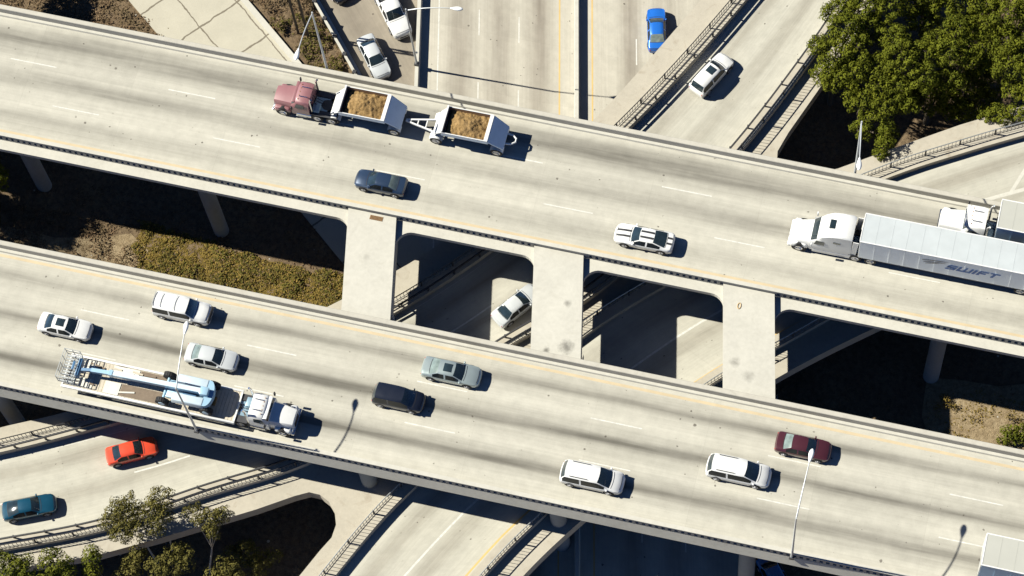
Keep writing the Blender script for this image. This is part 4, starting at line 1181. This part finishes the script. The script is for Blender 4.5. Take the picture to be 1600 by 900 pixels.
# flatbed with the boom lift
tractor('flatbed_tractor', 'white conventional tractor pulling the flatbed with the blue boom lift', 'truck', -13.85, -15.35, 0, t_white, L=6.2, hoodL=1.95, cabL=1.6, roofz=2.6)
FB = (-18.65, -15.35)
t = thing('flatbed_trailer', 'long flatbed trailer with worn boards carrying the blue boom lift', 'trailer', (FB[0], FB[1], .006))
W = 1.38; ZD = 1.18
b = MB()
for s in (-1, 1): b.box(-14.7, 0, s * W - .09, s * W + .09, ZD - .26, ZD + .03, .02)
b.box(-.12, .0, -W + .1, W - .1, ZD - .26, ZD + .03, .0); b.box(-14.7, -14.58, -W + .1, W - .1, ZD - .26, ZD + .03, 0)
b.build('side_rail', t_white, t, 40)
b = MB(); x = -14.5
while x < -.2:
    b.box(x, x + .27, -W + .11, W - .11, ZD - .12, ZD - .02 + random.uniform(-.008, .008)); x += .29
b.build('deck_boards', m_wood, t)
for (x0, x1, ya, yb_) in ((-9.8, -6.2, -1.2, -.2), (-8.6, -6.0, .25, 1.2), (-10.6, -9.9, .7, 1.25)):
    MB().box(x0, x1, ya, yb_, ZD - .01, ZD + .03, .0).build('brown_mat', m_dirtdeck, t)
for (x0, x1, ya, yb_) in ((-11.2, -9.9, -1.25, -.2), (-10.9, -8.7, .3, 1.2)):
    MB().box(x0, x1, ya, yb_, ZD - .008, ZD + .035, .0).build('steel_plate', plain('pale_plate', (.56, .55, .5), .6, .1, .2), t)
m_cleat = plain('pale_cleats', (.55, .53, .47), .6, .1, .25)
for ya, yb_ in ((-1.22, -.35), (.35, 1.22)):
    b = MB().box(-14.4, -12.2, ya, yb_, ZD - .015, ZD + .02)
    for k in range(5): b.box(-14.3 + k * .42, -14.12 + k * .42, ya + .02, yb_ - .02, ZD + .0, ZD + .1, .02)
    b.build('ramp_flap', m_cleat, t)
b = MB()
for s in (-1, 1): b.box(-14.0, -.4, s * .5 - .06, s * .5 + .06, .62, ZD - .13)
b.build('beam', m_under, t)
for q in (-12.9, -11.6): truck_wheels(t, q, .98, r=.46)
for s in (-1, 1): MB().box(-14.66, -14.58, s * 1.0 - .12, s * 1.0 + .12, .8, .92, .02).build('tail_light', m_taill, t)
MB().box(-2.3, -1.9, -.35, .35, ZD + .0, ZD + .18, .02).build('timber_block', m_sand, t)

for k in range(9):
    px_ = -rnd0.uniform(3.2, 13.6); sy = rnd0.choice((-1, 1)); ln = rnd0.uniform(.5, 1.5); m_ = Matrix.Translation((px_, sy * rnd0.uniform(.55, 1.0), ZD + .06)) @ Matrix.Rotation(R(rnd0.uniform(-12, 12)), 4, 'Z')
    MB().box(-ln / 2, ln / 2, -.07, .07, -.045, .035, .01, m=m_).build('loose_plank', rnd0.choice((m_wood, m_cleat, m_dirtdeck)), t)
m_lift = plain('sky_blue_lift_paint', (.27, .42, .55), .4, .05, .12, 1.5, coat=.3)
m_lift2 = plain('pale_blue_lift_paint', (.47, .56, .63), .4, .05, .12, 1.5, coat=.3)
m_liftd = plain('deep_blue_lift_paint', (.05, .13, .25), .45, .05, .15, 1.5)
lx, ly = -22.6, -15.32
t = thing('boom_lift', 'sky blue telescopic boom lift lying on the flatbed, its basket over the tail', 'boom lift', (lx, ly, ZD + .025))
MB().box(-1.9, 1.7, -.75, .75, .42, .78, .06).build('chassis', m_lift, t, 40)
for x in (-2.1, 1.6):
    MB().cyl((x, 0, .52), (0, 1, 0), .12, 2.2, 12).build('axle', m_lift, t)
    for s in (-1, 1):
        o = MB().cyl((0, 0, 0), (0, 1, 0), .52, .42, 22, bev=.06).build('wheel', m_black, t, 40); o.location = (x, s * 1.12, .52)
        b = MB()
        for k in range(18):
            a = 2 * PI * k / 18; b.box(-.05, .05, -.19, .19, .50, .545, m=Matrix.Rotation(a, 4, 'Y'))
        b.build('tread', m_black, o)
        MB().cyl((0, s * .2, 0), (0, 1, 0), .27, .06, 14).build('hub', m_lift, o, 40)
MB().cyl((0, 0, .86), (0, 0, 1), .6, .16, 24).build('turntable', m_liftd, t, 40)
for s in (-1, 1):
    MB().box(-1.25, 1.5, s * .80 - .40, s * .80 + .40, .9, 1.55, .10, ty=.06, tx=.08, seg=3).build('engine_cover', m_lift2, t, 50)
def half_round(x0, x1, r, z0, z1):
    pts = [(x0, -r)] + [(x1 + .5 * math.cos(k), r * math.sin(k)) for k in [R(-90 + 180 * i / 12) for i in range(13)]] + [(x0, r)]
    return MB().prism(pts, z0, z1)
half_round(1.35, 1.55, 1.12, .86, 1.5).build('counterweight', m_lift, t, 40)
bm_ = MB(); bm_.bar((1.35, 0, 1.72), (-6.6, -.0, 1.28), .38, .44); bm_.build('main_boom', m_lift2, t)
b = MB(); b.bar((1.3, -.197, 1.70), (-6.6, -.197, 1.26), .012, .42); b.bar((-6.75, 0, 1.28), (-6.45, 0, 1.29), .46, .52); b.build('boom_stripe', m_lift, t)
MB().bar((-6.6, 0, 1.27), (-8.3, -.05, 1.16), .32, .36).build('inner_boom', m_lift, t)
MB().bar((-8.2, -.05, 1.2), (-9.4, -.15, .95), .24, .3).build('jib', m_liftd, t)
b = MB(); b.box(1.0, 1.7, -.34, .34, 1.35, 2.0, .06); b.build('boom_pivot', m_lift, t, 40)
b = MB(); b.tube([(.9, .36, 1.62), (-.4, .36, 1.72)], .06, 8); b.tube([(-.4, .36, 1.72), (-1.6, .33, 1.62)], .035, 8); b.build('lift_cylinder', m_chrome, t, 40)
MB().box(-9.55, -9.25, -.75, .75, .55, 1.25, .05).build('basket_mount', m_liftd, t, 40)
b = MB()     # basket cage
bx0, bx1, by = -10.95, -9.65, 1.22
for z in (.35, .95, 1.45):
    for s in (-1, 1): b.bar((bx0, s * by, z), (bx1, s * by, z), .045)
    for x in (bx0, bx1): b.bar((x, -by, z), (x, by, z), .045)
for x in (bx0, (bx0 + bx1) / 2, bx1):
    for s in (-1, 1): b.bar((x, s * by, .3), (x, s * by, 1.47), .045)
for y in (-.6, 0, .6): b.bar((bx0, y, .3), (bx0, y, 1.47), .045); b.bar((bx1, y, .3), (bx1, y, 1.47), .04)
b.build('basket_cage', m_steel, t)
b = MB()
for k in range(9): b.box(bx0 + .05, bx1 - .05, -by + .06 + k * .27, -by + .2 + k * .27, .28, .33)
b.build('basket_floor', m_steel, t)
MB().box(bx1 - .28, bx1 - .06, -.35, .35, 1.15, 1.4, .04).build('control_box', m_liftd, t, 40)

# ------------------------------------------------------------------ plants
lf_oak = leafmat('oak_leaves', (.115, .13, .012), (.055, .07, .008), (.175, .17, .016), .08)
lf_bush = leafmat('bush_leaves', (.115, .125, .014), (.06, .075, .009), (.17, .165, .022), .08)
lf_euc = leafmat('eucalyptus_leaves', (.125, .112, .028), (.07, .068, .018), (.19, .155, .05), .08)
lf_dry = leafmat('dry_cover_leaves', (.20, .14, .035), (.11, .085, .02), (.29, .20, .065), .1)
lf_brown = leafmat('brown_cover_leaves', (.15, .095, .055), (.08, .06, .03), (.26, .19, .12), .1)
lf_green = leafmat('green_cover_leaves', (.10, .095, .02), (.06, .06, .014), (.18, .14, .04), .12)
rnd = random.Random(11)
def rv():
    while True:
        v = Vector((rnd.uniform(-1, 1), rnd.uniform(-1, 1), rnd.uniform(-1, 1)))
        if .05 < v.length <= 1: return v
def leaf(mb, p, nrm, s, asp=.55):
    n = (nrm + rv() * .5).normalized()
    t_ = n.cross(rv()).normalized(); u_ = n.cross(t_)
    a, c = t_ * s, u_ * s * asp
    k = len(mb.v)
    mb.v += [tuple(p - a), tuple(p - c * .9 + n * s * .12), tuple(p + a), tuple(p + c * .9 + n * s * .12)]
    mb.f.append((k, k + 1, k + 2, k + 3))
def clump(mb, c, r, n, s, flat=.8, asp=.55):
    for i in range(n):
        d = rv().normalized(); d.z = abs(d.z) * 1.1 - .3 if rnd.random() < .85 else d.z
        d.normalize()
        q = r * (1 + .35 * noise.noise(c + d * 1.6)) * (rnd.random() ** .2)
        p = c + Vector((d.x * q, d.y * q, d.z * q * flat))
        leaf(mb, p, d, s * rnd.uniform(.6, 1.25), asp)
def tree(name, label, base, lobes, lmat, barkm, n_leaf=34, s=.2, clr=.85, group=None, trunk_r=.28, bend=(0, 0), density=1.0):
    """lobes: (offset from base x, y, z, radius); the crown is many leaf clumps on the lobes"""
    t = thing(name, label, 'tree', base, 0, group)
    mb = MB(); limbs = MB()
    zc = min(l[2] for l in lobes) * .55
    fork = Vector((bend[0], bend[1], zc))
    tr = MB().tube([(0, 0, -.2), (bend[0] * .3, bend[1] * .3, zc * .5), tuple(fork)], [trunk_r, trunk_r * .8, trunk_r * .62], 9)
    for (x, y, z, r) in lobes:
        c = Vector((x, y, z)); m = fork.lerp(c, .5) + Vector((rnd.uniform(-.3, .3), rnd.uniform(-.3, .3), .2))
        limbs.tube([fork, m, c], [trunk_r * .5, trunk_r * .3, trunk_r * .12], 6)
        nc = max(5, int(density * 5.2 * (r / clr) ** 2 * .62))
        for i in range(nc):
            # Fibonacci shell, jittered
            g = (i + .5) / nc; ph = i * 2.39996 + rnd.uniform(-.4, .4)
            zz = 1 - 1.35 * g
            rr = math.sqrt(max(0, 1 - zz * zz))
            d = Vector((rr * math.cos(ph), rr * math.sin(ph), zz))
            q = r * rnd.uniform(.68, 1.05)
            cc = c + Vector((d.x * q, d.y * q, d.z * q * .8))
            cr = clr * rnd.uniform(.55, 1.2)
            clump(mb, cc, cr, int(n_leaf * cr / clr), s)
            if i % 3 == 0: limbs.tube([c, c.lerp(cc, .8)], [trunk_r * .12, trunk_r * .05], 4)
    tr.build('trunk', barkm, t, 60); limbs.build('limbs', barkm, t, 60)
    mb.build('crown', lmat, t, fix=False)
    return t
def crown_at(px, py, z):
    p = at(px, py, z); return p
# the dense trees at the upper right
TR = [
    ('big tree with a sunlit yellow-green crown overhanging the ramp railing', 1305, 84, -3.2, [(0, 0, 0, 1.5), (-1.3, .6, -.5, 1.0), (.5, 1.9, .2, 1.4), (1.5, .5, .3, 1.3), (.3, -1.7, -.7, 1.2), (1.6, -1.2, -.2, 1.1), (-.6, -1.0, -.9, .9)]),
    ('dense tree at the top edge above the tree that overhangs the railing', 1352, 8, -3.2, [(0, 0, 0, 1.6), (-1.9, -.6, -.5, 1.3), (1.9, .3, .3, 1.5), (.3, 2.1, 0, 1.8), (.6, -1.7, -.3, 1.4), (-1.2, 1.8, -.4, 1.3)]),
    ('dense tree in the middle of the group with a knobbly crown', 1408, 92, -2.8, [(0, 0, 0, 1.5), (1.7, .9, .2, 1.3), (-1.4, -.6, -.5, 1.2), (.2, -1.9, -.6, 1.3), (1.9, -1.1, -.4, 1.2), (-.7, 1.7, 0, 1.3), (1.0, -2.9, -1.2, .9)]),
    ('tree over the dark opening, lowest crown on the left of the group', 1348, 158, -4.2, [(0, 0, 0, 1.3), (1.5, -.3, -.3, 1.1), (-1.0, .8, -.3, 1.0), (.8, 1.3, .2, 1.1), (2.6, .8, -.4, 1.0), (.4, -1.6, -1.1, .9), (2.2, -1.5, -1.3, .9)]),
    ('tall dense tree right of the knobbly crown, with a deep shaded gap beside it', 1484, 84, -3.0, [(0, 0, 0, 1.3), (.2, 1.9, .3, 1.4), (-1.2, .9, -.2, 1.1), (.3, -1.6, -.6, 1.2), (1.2, .3, -.4, 1.0)]),
    ('broad dense tree at the top right corner', 1575, 28, -3.0, [(0, 0, 0, 1.7), (-1.7, 1.0, -.2, 1.4), (1.7, .6, .2, 1.6), (.3, -1.8, -.2, 1.4), (1.9, -1.6, 0, 1.5), (-1.5, -.9, -.5, 1.2)]),
    ('dense tree at the right edge below the corner tree', 1575, 104, -3.8, [(0, 0, 0, 1.3), (1.6, .3, 0, 1.4), (-1.0, .3, -.4, 1.0), (.6, -1.2, -.7, 1.0), (1.9, -1.3, -.5, 1.1)]),
    ('small sunlit tree by the right edge, above the far ramp railing', 1562, 176, -5.2, [(0, 0, 0, .8), (-.9, -.2, -.3, .6), (1.2, .1, -.1, .8)]),
    ('slender sunlit tree beside the street lamp at the end of the gore', 1384, 224, -5.2, [(0, 0, 0, .6), (-.2, .9, .3, .5), (-.2, -.7, -.4, .5)]),
    ('dark tree at the top edge between the other crowns, half in shade', 1450, -10, -4.0, [(0, 0, 0, 1.7), (-1.8, .2, .2, 1.4), (1.8, 0, .2, 1.5), (0, -1.7, -.6, 1.4), (-.9, 1.7, .2, 1.4), (1.2, 1.8, .2, 1.5)]),
    ('low dark tree in the shade below the knobbly crown', 1452, 158, -8.3, [(0, 0, 0, 1.4), (1.5, .3, -.3, 1.2), (-1.4, .2, -.2, 1.2), (.6, 1.4, 0, 1.2), (2.6, -.2, -.4, 1.0)]),
    ('low dark tree in the shade left of the small sunlit tree', 1512, 138, -8.0, [(0, 0, 0, 1.5), (1.4, -.6, -.3, 1.2), (-.9, -1.3, -.4, 1.2), (1.6, 1.0, 0, 1.2), (.0, 1.6, .2, 1.2)]),
    ('low dark tree under the deep gap right of the tall dense tree', 1532, 70, -7.5, [(0, 0, 0, 1.6), (1.4, 1.3, -.3, 1.4), (-1.2, 1.2, -.3, 1.3), (.2, -1.5, -.4, 1.2), (0, 2.6, 0, 1.3)]),
]
for lab, px, py, z, lobes in TR:
    c = at(px, py, z); g = gz(c.x, c.y)
    tree('leafy_tree', lab, (c.x, c.y, g), [(dx * 1.18, dy * 1.18, dz * 1.5 + z - g + rnd.uniform(-.5, .5), r * 1.0) for dx, dy, dz, r in lobes], lf_oak, m_bark_d, n_leaf=105, s=.115, clr=.50, group='dense trees beyond the ramp', density=1.0)
# airy trees at the lower left
def airy(lab, px, py, z, lobes, bend):
    c = at(px, py, z); g = gz(c.x, c.y)
    bx, by = c.x - bend[0], c.y - bend[1]
    return tree('slender_tree', lab, (bx, by, g), [(dx + bend[0], dy + bend[1], dz + z - g, r) for dx, dy, dz, r in lobes], lf_euc, m_bark, n_leaf=95, s=.095, clr=.46, group='airy trees at the lower left', trunk_r=.11, bend=(bend[0] * .6, bend[1] * .6), density=1.15)
airy('airy olive tree in front of the ramp railing, leftmost of the pair', 200, 806, -3.2, [(0, 0, 0, 1.0), (-.2, 1.0, .2, .8), (-1.3, -.7, -.4, .8), (.9, -.9, -.3, .85), (-.2, -1.3, -.5, .9), (-1.1, .4, 0, .7)], (-1.0, .9))
airy('airy olive tree with a rounded top reaching over the ramp railing, beside the leftmost one', 248, 792, -2.8, [(0, .6, .2, .95), (-.5, -.4, -.2, .9), (.5, -.4, -.2, .75), (.1, -1.5, -.7, .7)], (-.4, 1.9))
airy('airy olive tree with forked white branches over the dark opening', 328, 812, -3.2, [(0, .1, 0, .85), (-1.3, .2, .0, .8), (.9, .5, .1, .8), (.2, -.9, -.4, .65)], (.7, 2.6))
def bushy(lab, px, py, z, lobes, lm=lf_bush, nm='bushy_tree', s=.11, clr=.55, n=110, group='bushy trees at the lower left', density=.95):
    c = at(px, py, z); g = gz(c.x, c.y)
    return tree(nm, lab, (c.x, c.y, g), [(dx, dy, dz + z - g, r) for dx, dy, dz, r in lobes], lm, m_bark_d, n_leaf=n, s=s, clr=clr, group=group, trunk_r=.1, density=density)
bushy('bright green bushy tree in the lower left corner below the railing', 20, 886, -4.6, [(0, 0, 0, 1.0), (1.0, .1, .1, .9), (-1.2, .1, 0, 1.0), (.2, -1.2, -.5, 1.0), (1.1, -1.1, -.4, .9)])
bushy('green bushy tree right of the corner one with a dark gap between', 92, 880, -4.6, [(0, 0, 0, .95), (.8, -.8, -.3, .8), (-.8, -.9, -.3, .9), (-.9, .3, 0, .7)])
bushy('small green bushy tree under the railing, rightmost of the green ones', 143, 876, -5.0, [(0, 0, 0, .6), (.2, -.9, -.4, .7), (0, .6, .1, .4)])
bushy('olive bushy tree standing at the shade edge below the airy trees', 208, 882, -6.0, [(0, 0, 0, .8), (.2, .8, .1, .55), (-.3, -.9, -.3, .7)], lf_euc)
bushy('rounded olive bushy tree at the bottom edge right of the first olive one', 266, 880, -5.4, [(0, 0, 0, 1.1), (1.1, .5, .2, .9), (-.9, -.6, -.2, .8), (.3, 1.0, .2, .6)], lf_euc)
bushy('olive bushy tree at the bottom edge under the forked white branches', 352, 894, -6.0, [(0, 0, 0, .95), (-.8, -.5, -.2, .8), (.9, -.3, -.2, .7)], lf_euc)
bushy('dark bushy tree in the shade right of the forked white branches', 388, 866, -9.5, [(0, 0, 0, 1.1), (-1.1, -.5, -.2, .9), (.9, -.9, -.2, .9), (1.9, .2, -.4, .7)], lf_euc)
GB = 'bushes on the sunlit dirt'
bushy('dark green bush on the sunlit dirt at the right edge', 1582, 680, ZG + .75, [(0, 0, 0, .8), (.8, .3, .1, .7), (-.5, -.3, -.2, .6)], lf_bush, 'bush', .12, .35, 40, GB)
bushy('small scrubby bush on the sunlit dirt left of the dark green bush', 1480, 630, ZG + .25, [(0, 0, 0, .45), (.5, -.2, -.1, .4), (-.3, .4, 0, .3)], lf_dry, 'bush', .09, .25, 14, GB)
bushy('tufty bush on the sunlit dirt just above the dark green bush', 1578, 655, ZG + .25, [(0, 0, 0, .4), (.7, .1, 0, .35)], lf_dry, 'bush', .09, .25, 14, GB)
c = at(-62, 285, -6.0); g = gz(c.x, c.y)
tree('leafy_tree', 'tree at the left edge under the upper overpass, only a few sunlit leaves in view', (c.x, c.y, g), [(dx, dy, dz - 6.0 - g, r) for dx, dy, dz, r in [(0, 0, 0, 2.0), (2.2, 1.1, -.6, 1.3), (-1.5, -.8, 1.2, 1.9), (.9, -1.4, -1.2, 1.6), (-2.4, .4, 2.6, 1.9), (-.4, -.4, -2.6, 2.0), (-2.0, -1.6, 2.0, 1.8)]], lf_oak, m_bark_d, n_leaf=90, s=.14, clr=.6)
c = at(-52, -25, -6.0); g = gz(c.x, c.y)
tree('leafy_tree', 'tree beyond the left edge whose shade falls on the dry slope above the upper overpass', (c.x, c.y, g), [(dx, dy, dz - 6.0 - g, r) for dx, dy, dz, r in [(0, 0, 0, 2.2), (-1.6, 1.5, 1.2, 1.9), (-1.5, -1.2, 1.0, 1.9), (.2, -1.8, -1.3, 1.7), (0, 2.6, -.5, 1.8), (-2.6, .3, 2.4, 1.8)]], lf_oak, m_bark_d, n_leaf=90, s=.15, clr=.6)

# ground cover: too many leaves to count
def cover(name, poly, zfun, dens, s, lm, hgt, gate=None, label=None):
    """leaf litter and low creeping plants inside a polygon of (x, y)"""
    mb = MB(); x0, x1 = min(p[0] for p in poly), max(p[0] for p in poly); y0, y1 = min(p[1] for p in poly), max(p[1] for p in poly)
    def inside(x, y):
        c_ = False; j = len(poly) - 1
        for i in range(len(poly)):
            xi, yi = poly[i][:2]; xj, yj = poly[j][:2]
            if (yi > y) != (yj > y) and x < (xj - xi) * (y - yi) / (yj - yi) + xi: c_ = not c_
            j = i
        return c_
    for i in range(int((x1 - x0) * (y1 - y0) * dens)):
        x, y = rnd.uniform(x0, x1), rnd.uniform(y0, y1)
        wob = .9 * noise.noise(Vector((x * .45, y * .45, 4.4))) + .4 * noise.noise(Vector((x * 1.6, y * 1.6, 9.4)))
        if not inside(x + wob, y + wob * .7): continue
        h = noise.noise(Vector((x * .55, y * .55, 7.7))) + .5 * noise.noise(Vector((x * 1.7, y * 1.7, 1.2)))
        if h + rnd.uniform(-.25, .25) < (gate if gate is not None else -2): continue
        z = zfun(x, y) + hgt * max(.05, .5 + h) * rnd.random() ** .5
        leaf(mb, Vector((x, y, z)), Vector((rnd.uniform(-.5, .5), rnd.uniform(-.5, .5), 1)), s * rnd.uniform(.6, 1.3))
    o = mb.build(name, lm, None, fix=False)
    return tag(o, kind='stuff')
def P2(l, z): return [at(x, y, z)[:2] for x, y in l]
cover('ground_cover', P2([(205, 385), (215, 345), (330, 380), (560, 440), (560, 520), (400, 470), (330, 450), (215, 425)], ZG), gz, 120, .125, lf_dry, .32, -.62)
cover('ground_cover', P2([(205, 385), (215, 345), (330, 380), (560, 440), (560, 520), (400, 470), (330, 450), (215, 425)], ZG), gz, 50, .12, lf_green, .4, -.02)
cover('dry_grass', P2([(205, 385), (215, 345), (330, 380), (560, 440), (560, 520), (400, 470), (330, 450), (215, 425)], ZG), gz, 35, .12, lf_brown, .3, .05)
cover('dry_grass', P2([(-60, 320), (215, 345), (260, 440), (-60, 400)], ZG + 1), gz, 60, .10, lf_brown, .18, -.4)
cover('dry_grass', P2([(-60, 230), (460, 320), (540, 480), (-60, 400)], ZG), gz, 9, .14, lf_brown, .3, .0)
strip = [(-52.5, 43.5), (-33.2, 28.5), (-26.8, 23.4), (-16.8, 14.4), (-15.8, 16.6), (-21.5, 22.9), (-27.4, 29.6), (-40, 43.5)]
cover('ground_cover', strip, gz, 85, .12, lf_brown, .9, -.5)
cover('ground_cover', [(-30.5, 27.0), (-26.8, 23.4), (-18, 15.4), (-15.8, 16.6), (-21.5, 22.9), (-26, 27.6)], gz, 110, .12, lf_green, .95, -.25)
cover('dry_grass', [(-66, 44), (-66, 18), (-41, 20.5), (-37.5, 21.5), (-44.3, 25.8), (-60, 37.8)], gz, 45, .13, lf_brown, .35, -.4)
cover('dry_grass', P2([(1455, 600), (1620, 625), (1620, 720), (1440, 690)], ZG), gz, 40, .09, lf_dry, .18, .0)
cover('leaf_litter', P2([(1215, 480), (1620, 560), (1620, 700), (1215, 640)], ZG), gz, 5, .13, lf_brown, .2, .1)
